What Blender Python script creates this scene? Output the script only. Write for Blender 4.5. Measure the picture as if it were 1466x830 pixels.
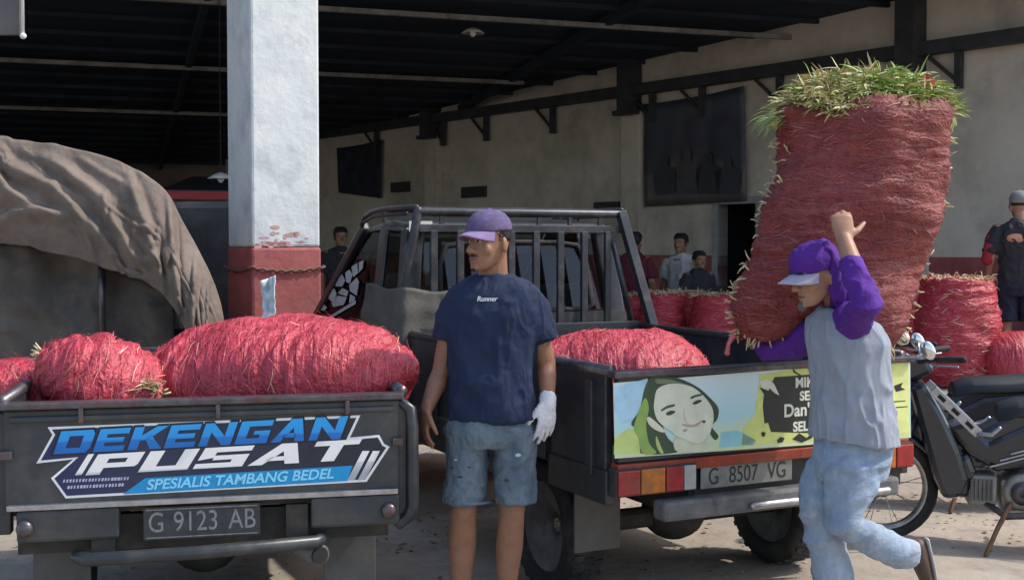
import bpy, bmesh, math, random
from mathutils import Vector, Matrix, noise
R = math.radians
random.seed(7)
scene = bpy.context.scene
for o in list(bpy.data.objects):
    bpy.data.objects.remove(o)

# ---------------------------------------------------------------- camera
F, HY, CAMH = 1722.0, 352.4, 1.552
PITCH = math.atan((415 - HY) / F)
cd = bpy.data.cameras.new('camera'); cam = bpy.data.objects.new('camera', cd)
scene.collection.objects.link(cam)
cam.location = (0, 0, CAMH); cam.rotation_euler = (math.pi / 2 - PITCH, 0, 0)
cd.sensor_width = 36; cd.lens = F / 1466 * 36; cd.clip_end = 500; cd.clip_start = 0.05
scene.camera = cam
# ---------------------------------------------------------------- world, sun, exposure
SUN_AZ, SUN_EL = (0.80, 0.05), R(50)       # horizontal direction towards the sun
w = bpy.data.worlds.new('World'); scene.world = w; w.use_nodes = True
nt = w.node_tree; sky = nt.nodes.new('ShaderNodeTexSky'); sky.sky_type = 'NISHITA'; sky.sun_disc = False
sky.sun_elevation = SUN_EL; sky.sun_rotation = math.atan2(SUN_AZ[0], SUN_AZ[1]); sky.dust_density = 2.0
bg = nt.nodes['Background']; nt.links.new(sky.outputs[0], bg.inputs[0]); bg.inputs[1].default_value = 0.15
sd = bpy.data.lights.new('sun', 'SUN'); sd.energy = 2.0; sd.angle = R(1.2); sd.color = (1, 0.94, 0.86)
sun = bpy.data.objects.new('sun', sd); scene.collection.objects.link(sun)
h = Vector((SUN_AZ[0], SUN_AZ[1], 0)).normalized() * math.cos(SUN_EL)
sun.rotation_euler = Vector((h.x, h.y, math.sin(SUN_EL))).to_track_quat('Z', 'Y').to_euler()
scene.view_settings.view_transform = 'Standard'; scene.view_settings.look = 'None'
scene.view_settings.exposure = 0.84; scene.view_settings.gamma = 1
scene.render.engine = 'CYCLES'

# ---------------------------------------------------------------- helpers
COL = scene.collection
def V(*a): return Vector(a)
def P(px, py, Y):
    """point of the place that the photograph shows at a pixel, at distance Y"""
    u = (px - 733) / F; v = (415 - py) / F
    c, s = math.cos(PITCH), math.sin(PITCH)
    d = Vector((u, c + v * s, -s + v * c)); d *= Y / d.y
    return Vector((d.x, d.y, d.z + CAMH))
def tag(o, label=None, cat=None, group=None, kind=None):
    if label: o['label'] = label
    if cat: o['category'] = cat
    if group: o['group'] = group
    if kind: o['kind'] = kind
    return o
def empty(name, loc, rz=0, label=None, cat=None, group=None):
    o = bpy.data.objects.new(name, None); COL.objects.link(o)
    o.location = loc; o.rotation_euler = (0, 0, rz); o.empty_display_size = .1
    return tag(o, label, cat, group)
def shade(me, on=True):
    me.polygons.foreach_set('use_smooth', [on] * len(me.polygons))
def place(name, me, m, parent=None, bev=0, loc=None):
    if m and not me.materials: me.materials.append(m)
    o = bpy.data.objects.new(name, me); COL.objects.link(o)
    if parent: o.parent = parent
    if loc is not None: o.location = loc
    if bev:
        b = o.modifiers.new('bevel', 'BEVEL'); b.width = bev; b.segments = 2; b.limit_method = 'ANGLE'; b.angle_limit = R(40)
    return o
class MB:
    def __init__(s): s.v = []; s.f = []
    def add(s, vs, fs):
        n = len(s.v); s.v += [tuple(v) for v in vs]; s.f += [tuple(i + n for i in f) for f in fs]; return s
    def box(s, x0, x1, y0, y1, z0, z1, M=None):
        vs = [Vector((x, y, z)) for z in (z0, z1) for y in (y0, y1) for x in (x0, x1)]
        if M is not None: vs = [M @ v for v in vs]
        return s.add(vs, [(0, 2, 3, 1), (4, 5, 7, 6), (0, 1, 5, 4), (2, 6, 7, 3), (0, 4, 6, 2), (1, 3, 7, 5)])
    def bar(s, a, b, w, h, up=(0, 0, 1)):
        a, b = Vector(a), Vector(b); d = (b - a).normalized(); u = Vector(up)
        if abs(d.dot(u)) > .95: u = Vector((0, 1, 0))
        r = d.cross(u).normalized(); u = r.cross(d)
        vs = [p + r * sx * w / 2 + u * sz * h / 2 for p in (a, b) for sz in (-1, 1) for sx in (-1, 1)]
        return s.add(vs, [(0, 1, 3, 2), (4, 6, 7, 5), (0, 4, 5, 1), (2, 3, 7, 6), (0, 2, 6, 4), (1, 5, 7, 3)])
    def rings(s, rings, cap=True, closed=True):
        n = len(rings[0]); vs = [p for r in rings for p in r]; fs = []
        for i in range(len(rings) - 1):
            for j in range(n if closed else n - 1):
                k = (j + 1) % n
                fs.append((i * n + j, i * n + k, (i + 1) * n + k, (i + 1) * n + j))
        if cap and closed:
            fs.append(tuple(range(n - 1, -1, -1))); fs.append(tuple((len(rings) - 1) * n + j for j in range(n)))
        return s.add(vs, fs)
    def tube(s, pts, rad, n=10, side=None, rnd=False, flat=1.0):
        """tube along pts; rad number/list, each a number or (a,b); rnd = rounded ends"""
        pts = [Vector(p) for p in pts]
        if not isinstance(rad, (list, tuple)): rad = [rad] * len(pts)
        rad = [(r if isinstance(r, (tuple, list)) else (r, r * flat)) for r in rad]
        T = []
        for i in range(len(pts)):
            a = pts[max(i - 1, 0)]; b = pts[min(i + 1, len(pts) - 1)]; T.append((b - a).normalized())
        u = Vector(side) if side else (Vector((0, 0, 1)) if abs(T[0].z) < .9 else Vector((1, 0, 0)))
        rs = []
        for i, (p, t) in enumerate(zip(pts, T)):
            u = (u - t * u.dot(t)).normalized(); v = t.cross(u)
            def ring(c, k): return [c + u * math.cos(2 * math.pi * j / n) * rad[i][0] * k + v * math.sin(2 * math.pi * j / n) * rad[i][1] * k for j in range(n)]
            e = min(rad[i])
            if rnd and i == 0:
                for a in (80, 50, 25): rs.append(ring(p - t * e * math.sin(R(a)), math.cos(R(a))))
            rs.append(ring(p, 1))
            if rnd and i == len(pts) - 1:
                for a in (25, 50, 80): rs.append(ring(p + t * e * math.sin(R(a)), math.cos(R(a))))
        return s.rings(rs)
    def ell(s, c, r, M=None, n=16, m=10):
        c = Vector(c); rs = []
        for i in range(m + 1):
            a = math.pi * (i + (.02 if i == 0 else -.02 if i == m else 0)) / m
            ring = [Vector((r[0] * math.sin(a) * math.cos(2 * math.pi * j / n), r[1] * math.sin(a) * math.sin(2 * math.pi * j / n), -r[2] * math.cos(a))) for j in range(n)]
            rs.append([c + (M @ p if M is not None else p) for p in ring])
        return s.rings(rs)
    def lathe(s, prof, M, n=28):
        """prof [(axial,radius)], axis = local X"""
        return s.rings([[M @ Vector((a, r * math.cos(2 * math.pi * j / n), r * math.sin(2 * math.pi * j / n))) for j in range(n)] for a, r in prof], cap=False)
    def poly(s, pts): return s.add(pts, [tuple(range(len(pts)))])
    def prism(s, pts, d):
        d = Vector(d); pts = [Vector(p) for p in pts]; n = len(pts)
        return s.add(pts + [p + d for p in pts], [tuple(range(n - 1, -1, -1)), tuple(range(n, 2 * n))] + [(j, (j + 1) % n, n + (j + 1) % n, n + j) for j in range(n)])
    def mesh(s, name='m', smooth=False, fix=True):
        me = bpy.data.meshes.new(name); me.from_pydata(s.v, [], s.f)
        if fix:
            bm = bmesh.new(); bm.from_mesh(me); bmesh.ops.recalc_face_normals(bm, faces=bm.faces); bm.to_mesh(me); bm.free()
        if smooth: shade(me)
        return me
    def obj(s, name, m, parent=None, smooth=False, bev=0, fix=True):
        return place(name, s.mesh(name, smooth, fix), m, parent, bev)
def vox(mb, size=.007, it=5, fac=.5):
    """one continuous skin over overlapping closed shapes"""
    me = mb.mesh(); o = bpy.data.objects.new('tmp', me); COL.objects.link(o)
    r = o.modifiers.new('r', 'REMESH'); r.mode = 'VOXEL'; r.voxel_size = size
    sm = o.modifiers.new('s', 'SMOOTH'); sm.iterations = it; sm.factor = fac
    dg = bpy.context.evaluated_depsgraph_get(); dg.update()
    out = bpy.data.meshes.new_from_object(o.evaluated_get(dg))
    bpy.data.objects.remove(o); bpy.data.meshes.remove(me); shade(out); return out
def displace(me, fn):
    nr = [v.normal.copy() for v in me.vertices]
    for v, n in zip(me.vertices, nr): v.co = v.co + n * fn(v.co, n)
    me.update()
def fold(amp, fx, fy, fz, seed=0.0, ridge=True):
    def fn(p, n=None):
        q = Vector((p.x * fx + seed, p.y * fy + seed * 1.7, p.z * fz - seed))
        a = noise.noise(q) + .5 * noise.noise(q * 2.1)
        return amp * ((1.15 * max(0.0, 1 - abs(a) * 2.6) ** 1.4 - .35) if ridge else a)
    return fn

# ---------------------------------------------------------------- materials
MATS = {}
def mat(name, col, rough=.6, metal=0, var=.18, scale=6, bump=0, bscale=60, col2=None, spec=.4, stretch=None, coat=0, dirt=None, dscale=3, detail=6, pleat=None, pstr=.6, pcol=True):
    if name in MATS: return MATS[name]
    m = bpy.data.materials.new(name); m.use_nodes = True; n = m.node_tree.nodes; l = m.node_tree.links
    b = n['Principled BSDF']; b.inputs['Roughness'].default_value = rough; b.inputs['Metallic'].default_value = metal
    b.inputs['Specular IOR Level'].default_value = spec; b.inputs['Coat Weight'].default_value = coat
    tc = n.new('ShaderNodeTexCoord'); mp = n.new('ShaderNodeMapping'); l.new(tc.outputs['Object'], mp.inputs[0])
    if stretch: mp.inputs['Scale'].default_value = stretch
    nz = n.new('ShaderNodeTexNoise'); nz.inputs['Scale'].default_value = scale; nz.inputs['Detail'].default_value = detail; nz.inputs['Roughness'].default_value = .65
    l.new(mp.outputs[0], nz.inputs['Vector'])
    r = n.new('ShaderNodeValToRGB'); r.color_ramp.elements[0].position = .32; r.color_ramp.elements[1].position = .68
    c2 = col2 or tuple(min(1, c * (1 + var)) for c in col); c1 = col if col2 else tuple(c * (1 - var) for c in col)
    r.color_ramp.elements[0].color = (*c1, 1); r.color_ramp.elements[1].color = (*c2, 1)
    l.new(nz.outputs['Fac'], r.inputs[0]); out = r.outputs[0]
    if dirt:
        nz3 = n.new('ShaderNodeTexNoise'); nz3.inputs['Scale'].default_value = dscale; nz3.inputs['Detail'].default_value = 8; nz3.inputs['Roughness'].default_value = .7
        l.new(tc.outputs['Object'], nz3.inputs['Vector'])
        r3 = n.new('ShaderNodeValToRGB'); r3.color_ramp.elements[0].position = .48; r3.color_ramp.elements[1].position = .72
        r3.color_ramp.elements[1].color = (.75, .75, .75, 1); l.new(nz3.outputs['Fac'], r3.inputs[0])
        mx = n.new('ShaderNodeMixRGB'); mx.inputs[2].default_value = (*dirt, 1); l.new(r3.outputs[0], mx.inputs[0]); l.new(out, mx.inputs[1]); out = mx.outputs[0]
    l.new(out, b.inputs['Base Color'])
    if bump:
        nz2 = n.new('ShaderNodeTexNoise'); nz2.inputs['Scale'].default_value = bscale; nz2.inputs['Detail'].default_value = 5
        l.new(mp.outputs[0], nz2.inputs['Vector'])
        bp = n.new('ShaderNodeBump'); bp.inputs['Strength'].default_value = bump; bp.inputs['Distance'].default_value = .02
        l.new(nz2.outputs['Fac'], bp.inputs['Height']); l.new(bp.outputs[0], b.inputs['Normal'])
        if pleat:                                   # long drawn-out creases in the net
            mp2 = n.new('ShaderNodeMapping'); mp2.inputs['Scale'].default_value = pleat; l.new(tc.outputs['Object'], mp2.inputs[0])
            nz4 = n.new('ShaderNodeTexNoise'); nz4.inputs['Scale'].default_value = 1; nz4.inputs['Detail'].default_value = 3; nz4.inputs['Distortion'].default_value = .6
            l.new(mp2.outputs[0], nz4.inputs['Vector']); bp2 = n.new('ShaderNodeBump'); bp2.inputs['Strength'].default_value = pstr; bp2.inputs['Distance'].default_value = .05
            l.new(nz4.outputs['Fac'], bp2.inputs['Height']); l.new(bp.outputs[0], bp2.inputs['Normal']); l.new(bp2.outputs[0], b.inputs['Normal'])
            if not pcol: MATS[name] = m; return m
            r4 = n.new('ShaderNodeValToRGB'); r4.color_ramp.elements[0].position = .55; r4.color_ramp.elements[1].position = .75; r4.color_ramp.elements[1].color = (.6, .6, .6, 1)
            l.new(nz4.outputs['Fac'], r4.inputs[0]); mx4 = n.new('ShaderNodeMixRGB'); mx4.inputs[2].default_value = (*[min(1, k * 1.7 + .06) for k in col], 1)
            l.new(r4.outputs[0], mx4.inputs[0]); l.new(out, mx4.inputs[1]); l.new(mx4.outputs[0], b.inputs['Base Color'])
    MATS[name] = m; return m
def glass(name, tint, refl=.12):
    if name in MATS: return MATS[name]
    m = bpy.data.materials.new(name); m.use_nodes = True; n = m.node_tree.nodes; l = m.node_tree.links
    n.remove(n['Principled BSDF']); t = n.new('ShaderNodeBsdfTransparent'); t.inputs[0].default_value = (*tint, 1)
    g = n.new('ShaderNodeBsdfGlossy'); g.inputs['Roughness'].default_value = .06; g.inputs[0].default_value = (.8, .85, .9, 1)
    mx = n.new('ShaderNodeMixShader'); mx.inputs[0].default_value = refl
    l.new(t.outputs[0], mx.inputs[1]); l.new(g.outputs[0], mx.inputs[2])
    l.new(mx.outputs[0], n['Material Output'].inputs[0]); MATS[name] = m; return m
def axisgrad(name, stops, axis=0, lo=0, hi=1, rough=.45, nscale=0, namp=0):
    """printed colour gradient along an object axis (flat print)"""
    m = bpy.data.materials.new(name); m.use_nodes = True; n = m.node_tree.nodes; l = m.node_tree.links
    b = n['Principled BSDF']; b.inputs['Roughness'].default_value = rough
    tc = n.new('ShaderNodeTexCoord'); sp = n.new('ShaderNodeSeparateXYZ'); l.new(tc.outputs['Object'], sp.inputs[0])
    mr = n.new('ShaderNodeMapRange'); mr.inputs[1].default_value = lo; mr.inputs[2].default_value = hi
    l.new(sp.outputs[axis], mr.inputs[0]); fac = mr.outputs[0]
    if namp:
        nz = n.new('ShaderNodeTexNoise'); nz.inputs['Scale'].default_value = nscale; nz.inputs['Detail'].default_value = 4
        l.new(tc.outputs['Object'], nz.inputs['Vector'])
        ma = n.new('ShaderNodeMath'); ma.operation = 'MULTIPLY_ADD'; ma.inputs[1].default_value = namp; ma.inputs[2].default_value = -namp / 2
        l.new(nz.outputs['Fac'], ma.inputs[0]); ad = n.new('ShaderNodeMath'); l.new(fac, ad.inputs[0]); l.new(ma.outputs[0], ad.inputs[1]); fac = ad.outputs[0]
    r = n.new('ShaderNodeValToRGB'); e = r.color_ramp.elements
    while len(e) < len(stops): e.new(.5)
    for el, (p, c) in zip(e, stops): el.position = p; el.color = (*c, 1)
    l.new(fac, r.inputs[0]); l.new(r.outputs[0], b.inputs['Base Color']); return m

M_skin = mat('skin', (.28, .138, .08), .5, var=.12, scale=20, bump=.05, bscale=200)
M_skin2 = mat('skin_light', (.36, .19, .12), .5, var=.12, scale=20, bump=.05, bscale=200)
M_hair = mat('hair', (.012, .010, .010), .6, bump=.3, bscale=300)
M_navy = mat('navy_cotton', (.010, .021, .056), .85, var=.12, scale=14, bump=.15, bscale=350, pleat=(9, 9, 6), pstr=.5, pcol=False)
M_denim = mat('faded_denim', (.06, .095, .135), .85, col2=(.18, .225, .255), scale=7, bump=.3, bscale=300, stretch=(1.6, 1, .6), pleat=(14, 14, 16), pstr=.5, pcol=False)
M_jean = mat('light_denim', (.17, .245, .36), .85, col2=(.40, .47, .55), scale=7, dirt=(.20, .23, .27), dscale=9, bump=.3, bscale=300, stretch=(1.6, 1, .5), pleat=(7, 7, 16), pstr=.3, pcol=False)
M_grey = mat('grey_cotton', (.27, .30, .35), .9, var=.1, scale=10, bump=.15, bscale=350, pleat=(12, 12, 4), pstr=.28, pcol=False)
M_purple = mat('purple_cotton', (.085, .017, .235), .85, var=.14, scale=10, bump=.15, bscale=350, pleat=(12, 12, 14), pstr=.5, pcol=False)
M_cap = mat('lilac_cap', (.12, .09, .19), .9, var=.25, scale=40, bump=.3, bscale=400)
M_glove = mat('white_knit', (.72, .72, .74), .9, bump=.4, bscale=400)
M_white = mat('white_paint', (.8, .8, .8), .5, var=.05)
M_black = mat('black_rubber', (.02, .02, .022), .75, var=.3, dirt=(.10, .085, .07), dscale=5)
M_paint = mat('black_truck_paint', (.022, .026, .032), .32, var=.3, scale=3, bump=.22, bscale=5, dirt=(.075, .068, .06), dscale=4, spec=.5)
M_paint2 = mat('worn_grey_truck_paint', (.032, .038, .043), .36, var=.25, scale=3, bump=.22, bscale=5, dirt=(.10, .09, .08), dscale=4, spec=.5)
M_frame = mat('dark_chassis_steel', (.03, .029, .028), .7, var=.4, dirt=(.10, .075, .055), dscale=8)
M_rail = mat('rubbed_rail_steel', (.10, .095, .10), .35, metal=.6, var=.4, scale=20, dirt=(.14, .05, .05), dscale=6)
M_bump = mat('worn_grey_bumper', (.12, .12, .12), .5, var=.4, scale=12, dirt=(.08, .07, .06), dscale=9)
M_chrome = mat('dull_chrome', (.40, .40, .41), .35, metal=.9, var=.25, scale=20)
M_maroon = mat('maroon_cab_paint', (.16, .012, .018), .3, var=.2, scale=4, dirt=(.09, .07, .06))
M_redlamp = mat('red_lamp_lens', (.30, .018, .018), .25, var=.3, scale=30, spec=.5, dirt=(.12, .05, .04), dscale=9)
M_amber = mat('amber_lamp_lens', (.45, .13, .015), .25, var=.3, scale=30, spec=.5, dirt=(.20, .09, .03), dscale=9)
M_clear = mat('clear_lamp_lens', (.36, .36, .34), .15, var=.2, spec=.7)
M_orange = mat('orange_red_stripe', (.26, .04, .018), .4, var=.3, scale=15, dirt=(.12, .05, .04))
M_plaster = mat('hall_wall_plaster', (.60, .52, .425), .9, col2=(.76, .67, .555), scale=1.2, bump=.15, bscale=12, dirt=(.25, .22, .20), dscale=.7)
M_pillar = mat('weathered_white_paint', (.58, .62, .62), .8, col2=(.72, .74, .70), scale=4, bump=.2, bscale=25, dirt=(.36, .39, .41), dscale=3.2)
M_dado = mat('weathered_red_paint', (.30, .075, .07), .75, col2=(.42, .12, .11), scale=5, bump=.2, bscale=25, dirt=(.20, .085, .08), dscale=3)
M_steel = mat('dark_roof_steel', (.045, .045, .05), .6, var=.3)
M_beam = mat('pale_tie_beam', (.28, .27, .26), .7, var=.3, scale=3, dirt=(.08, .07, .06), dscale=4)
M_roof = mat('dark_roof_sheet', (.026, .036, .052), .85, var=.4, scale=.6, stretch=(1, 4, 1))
M_tarp = mat('olive_tarpaulin', (.135, .105, .082), .8, col2=(.22, .178, .143), scale=3.5, bump=.35, bscale=26, dirt=(.09, .072, .058), dscale=5)
M_tarp2 = mat('grey_canvas_curtain', (.075, .064, .054), .85, col2=(.14, .122, .104), scale=3, bump=.3, bscale=15, dirt=(.06, .05, .045), dscale=4)
M_net = mat('red_net', (.36, .022, .036), .40, col2=(.58, .06, .085), scale=22, bump=.55, bscale=60, detail=8, spec=.55, pleat=(34, 8, 6), pstr=.55)
M_netv = mat('red_net_upright', (.30, .014, .024), .45, col2=(.50, .038, .055), scale=22, bump=.55, bscale=60, detail=8, spec=.5, pleat=(6, 6, 32), pstr=.55)
M_net2 = mat('rust_red_net', (.14, .024, .022), .6, col2=(.26, .052, .046), scale=18, bump=.7, bscale=70, detail=8, spec=.4, pleat=(6, 6, 34), pstr=.55)
M_str1 = mat('pink_net_strand', (.60, .12, .14), .40, var=.4, scale=30, spec=.6)
M_str3 = mat('deep_red_strand', (.30, .055, .05), .5, var=.4, scale=30)
M_straw = mat('dry_straw', (.58, .47, .27), .7, var=.35, scale=20)
M_leaf = mat('onion_leaf', (.15, .27, .04), .6, col2=(.40, .46, .12), scale=9)
M_leaf2 = mat('yellowed_leaf', (.45, .43, .16), .65, col2=(.62, .56, .30), scale=9)
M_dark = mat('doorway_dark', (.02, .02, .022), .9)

# ---------------------------------------------------------------- ground
GM = mat('packed_dirt', (.25, .21, .165), .95, col2=(.50, .435, .355), scale=1.1, bump=.5, bscale=14, dirt=(.14, .11, .085), dscale=2.2, detail=9)
def gz(x, y):
    return .018 * noise.noise(Vector((x * 1.3, y * 1.3, 0))) + .010 * noise.noise(Vector((x * 5, y * 5, 3)))
mb = MB(); N = 150
xs = [math.copysign(abs(t) ** 2.2, t) * 90 for t in [(-1 + 2 * i / N) for i in range(N + 1)]]
ys = [-20 + 0 * i for i in range(1)] + [(.5 + 12 * (i / 150)) for i in range(151)] + [14, 17, 22, 30, 45, 70, 120, 200]
vs = [(x, y, gz(x, y)) for y in ys for x in xs]; n = N + 1
mb.add(vs, [(j * n + i, j * n + i + 1, (j + 1) * n + i + 1, (j + 1) * n + i) for j in range(len(ys) - 1) for i in range(N)])
tag(mb.obj('ground', GM, smooth=True, fix=False), kind='structure')
E1 = Vector((.95, .31, 0)).normalized(); N1 = Vector((-E1.y, E1.x, 0))
def H(p, q, z): return E1 * p + N1 * q + Vector((0, 0, z))
def hall_floor():
    mb = MB(); mb.prism([H(-18, 9.3, -.15), H(13, 9.3, -.15), H(13, 32, -.15), H(-18, 32, -.15)], (0, 0, .19))
    tag(mb.obj('hall_floor', mat('hall_concrete', (.17, .155, .14), .9, var=.25, scale=1.5, bump=.2, bscale=20)), kind='structure')
hall_floor()
# ---------------------------------------------------------------- the market hall
WD = Vector((-.63, .777, 0)).normalized(); WN = Vector((-WD.y, WD.x, 0)); WN = -WN if WN.y > 0 else WN
P0 = Vector((4.9, 15, 0))
def W(t, off, z): return P0 + WD * t + WN * off + Vector((0, 0, z))
def wbox(mb, t0, t1, o0, o1, z0, z1):
    vs = [W(t, o, z) for z in (z0, z1) for o in (o0, o1) for t in (t0, t1)]
    return mb.add(vs, [(0, 2, 3, 1), (4, 5, 7, 6), (0, 1, 5, 4), (2, 6, 7, 3), (0, 4, 6, 2), (1, 3, 7, 5)])
def rz(q): return 4.62 - .052 * (q - 12.73)
hall = empty('market_hall', W(0, 0, 0), 0, 'open-sided market hall with dark roof and pale plastered side wall', 'hall')
def hpart(mb, name, m, **k):
    o = mb.obj(name, m, **k); o.parent = hall; o.matrix_parent_inverse = Matrix.Translation(-Vector(hall.location)); return o
DO0, DO1 = 2.35, 3.05                      # doorway along the wall
for t0, t1, z0, z1 in ((-5.6, DO0, 1.42, 5.2), (DO1, 19, 1.42, 5.2), (DO0, DO1, 2.15, 5.2)):
    hpart(wbox(MB(), t0, t1, -.2, 0, z0, z1), 'wall', M_plaster)
for t0, t1 in ((-5.6, DO0), (DO1, 19)):
    hpart(wbox(MB(), t0, t1, -.2, .012, .0, 1.42), 'dado', M_dado)
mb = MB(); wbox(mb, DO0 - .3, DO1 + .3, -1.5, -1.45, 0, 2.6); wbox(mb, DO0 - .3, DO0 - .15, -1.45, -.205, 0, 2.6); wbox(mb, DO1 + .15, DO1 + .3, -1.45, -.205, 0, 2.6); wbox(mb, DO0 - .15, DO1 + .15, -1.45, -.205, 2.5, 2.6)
hpart(mb, 'doorway_sun_block', M_dark)  # closed dark box added behind the door so no sun leaks through
mb = MB()
for t in (DO0 - .05, DO1 + .05): wbox(mb, t - .05, t + .05, -.2, .03, .03, 2.15)
wbox(mb, DO0 - .1, DO1 + .1, -.2, .032, 2.15, 2.25)
hpart(mb, 'door_frame', mat('door_frame_grey', (.35, .34, .33), .6))
for t in (-5, -.14, 4.73, 10.05, 15):
    hpart(wbox(MB(), t - .2, t + .2, 0, .14, 0, 3.62), 'pilaster', M_plaster, bev=.01)
    hpart(wbox(MB(), t - .13, t + .13, .02, .3, 3.625, 4.9), 'column_stub', M_steel)
    hpart(wbox(MB(), t - .2, t + .2, .0, .33, 3.56, 3.63), 'cap_plate', M_steel)
hpart(wbox(MB(), -5.6, 18.9, .04, .2, 3.86, 4.02), 'wall_beam', M_steel)
for t in (-.75, 1.9, 3.3, 4.3, 6.6, 8.4, 9.7, 12):
    mb = MB(); wbox(mb, t - .04, t + .04, .05, .13, 3.42, 3.86)
    mb.bar(W(t, .1, 3.5), W(t + .42, .1, 3.86), .04, .04); hpart(mb, 'bracket', M_steel)
# roof sheet with its ribs, tie beams, rafters
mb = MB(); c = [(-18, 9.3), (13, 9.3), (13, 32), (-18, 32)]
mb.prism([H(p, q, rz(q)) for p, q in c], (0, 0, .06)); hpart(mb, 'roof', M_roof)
for i, q in enumerate((14.42, 18.4, 22.6, 27.6)):
    z = rz(q) - .16
    hpart(MB().bar(H(-17.5, q, z), H(9.5 if q < 15 else 6.2 - (q - 18.4) * .95, q, z), .06, .06), 'tie_beam', M_beam)
for p in (-14, -9, -4, 1, 6):
    hpart(MB().bar(H(p, 9.4, rz(9.4) - .09), H(p, 31.8, rz(31.8) - .09), .08, .14), 'rafter', M_roof)
for q in [10 + 1.0 * i for i in range(22)]:
    hpart(MB().bar(H(-17.8, q, rz(q) - .035), H(12.8, q, rz(q) - .035), .05, .06), 'purlin', M_roof)
hpart(MB().prism([H(-18, 31.8, 0), H(13, 31.8, 0), H(13, 32, 0), H(-18, 32, 0)], (0, 0, 3.9)), 'back_wall', mat('back_wall_grey', (.16, .145, .135), .9, var=.2, scale=1))
for p in (-12.5, -8.2, -4.2):
    hpart(MB().box(-.16, .16, -.16, .16, 0, 3.9, Matrix.Translation(H(p, 25, 0))), 'inner_column', mat('inner_column_paint', (.25, .22, .2), .9))
# concrete pillar at the hall's edge
PX = P(392, 350, 8.75); PR = R(32)
pil = empty('concrete_pillar', (PX.x, PX.y, 0), PR, 'white concrete pillar with dusty red painted base between the trucks', 'pillar')
MB().box(-.255, .255, -.255, .255, 1.545, 5.0).obj('upper_shaft', M_pillar, pil, bev=.018)
MB().box(-.262, .262, -.262, .262, -.1, 1.545).obj('painted_base', M_dado, pil, bev=.02)
MB().box(-.3, .3, -.3, .3, -.1, .12).obj('plinth', M_dado, pil, bev=.02)
# scuffs of paint where white meets red
mb = MB()
for i in range(26):
    x = random.uniform(-.23, .23); z = 1.55 + abs(random.gauss(0, .05)); ww = random.uniform(.01, .05); hh = random.uniform(.004, .02)
    mb.poly([(x + ww * math.cos(a) * random.uniform(.7, 1.2), -.2575, z + hh * math.sin(a)) for a in [k * math.pi / 4 for k in range(8)]])
mb.obj('paint_smear', mat('pink_smear', (.55, .30, .29), .8), pil)
# rope tied around the base
mb = MB(); pts = []
for k in range(97):
    t = k / 96 * 4; sgn = int(t) % 4; f = t - int(t)
    cx = [(-1, -1), (1, -1), (1, 1), (-1, 1), (-1, -1)]; a, b = cx[sgn], cx[sgn + 1]
    r_ = .278; x = (a[0] + (b[0] - a[0]) * f) * r_; y = (a[1] + (b[1] - a[1]) * f) * r_
    pts.append((x, y, 1.405 - .028 * math.sin(math.pi * f) + .008 * math.sin(k * 2.1)))
mb.tube(pts, [.008 + .004 * (k % 2) for k in range(97)], 6)
o = mb.obj('rope', mat('old_rope', (.16, .09, .07), .9), smooth=True); o.location = pil.location; o.rotation_euler = pil.rotation_euler
tag(o, 'thin dark rope knotted around the red base of the pillar', 'rope')

# things on the hall wall
def wall_sheet(name, pts, off, m, label, cat, nx=22, ny=12, amp=.02):
    """hanging sheet given by its corners (t,z): top left, top right, bottom right, bottom left"""
    a, b, c_, d = pts; vs = []
    for j in range(ny + 1):
        for i in range(nx + 1):
            u, v = i / nx, j / ny
            t = (a[0] * (1 - u) + b[0] * u) * (1 - v) + (d[0] * (1 - u) + c_[0] * u) * v
            z = (a[1] * (1 - u) + b[1] * u) * (1 - v) + (d[1] * (1 - u) + c_[1] * u) * v
            vs.append(W(t, off + amp * noise.noise(Vector((t * 3, z * 1.2, 1))), z - .03 * math.sin(math.pi * u) * (1 - v)))
    mb = MB().add(vs, [(j * (nx + 1) + i, j * (nx + 1) + i + 1, (j + 1) * (nx + 1) + i + 1, (j + 1) * (nx + 1) + i) for j in range(ny) for i in range(nx)])
    o = mb.obj(name, m, smooth=True); so = o.modifiers.new('thick', 'SOLIDIFY'); so.thickness = .01
    return tag(o, label, cat)
def wt(px):                                # wall coordinate seen at a pixel column
    k = (px - 733) / F; return (P0.x - k * P0.y) / (-WD.x + k * WD.y)
def wz(px, py): t = wt(px); return P(px, py, W(t, 0, 0).y).z
bm_ = axisgrad('dark_group_banner', [(0, (.09, .082, .085)), (.3, (.12, .105, .10)), (.5, (.04, .04, .058)), (.8, (.055, .055, .078)), (1, (.07, .078, .10))], 2, 2.0, 3.6, nscale=3.5, namp=.9)
ban = wall_sheet('banner', [(wt(1068), wz(1068, 124)), (wt(926), wz(926, 150)), (wt(928), wz(928, 296)), (wt(1072), wz(1072, 288))], .07, bm_, 'large dark printed banner hanging on the hall wall above the door', 'banner')
for i, (px, ph) in enumerate(((958, 62), (990, 74), (1020, 66), (1048, 58))):
    t = wt(px); z0 = wz(px, 278); hgt = ph / 110
    pts = [W(t + dx * .19, .105, z0 + hgt * dz) for dx, dz in ((-1, 0), (1, 0), (1.3, .45), (1.25, .62), (.55, .70), (.34, .74), (.42, .86), (.25, .97), (0, 1), (-.25, .97), (-.42, .86), (-.34, .74), (-.55, .70), (-1.25, .62), (-1.3, .45))]
    o = MB().poly(pts).obj('printed_figure', mat('banner_print_%d' % (i % 3), [(.058, .055, .066), (.085, .078, .08), (.05, .048, .058)][i % 3], .7)); o.parent = ban
wall_sheet('banner', [(wt(552), wz(552, 200)), (wt(488), wz(488, 212)), (wt(490), wz(490, 276)), (wt(550), wz(550, 284))], .07, mat('faded_blue_banner', (.03, .032, .05), .8, var=.5, scale=3), 'small dark blue banner far back on the hall wall', 'banner')
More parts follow.
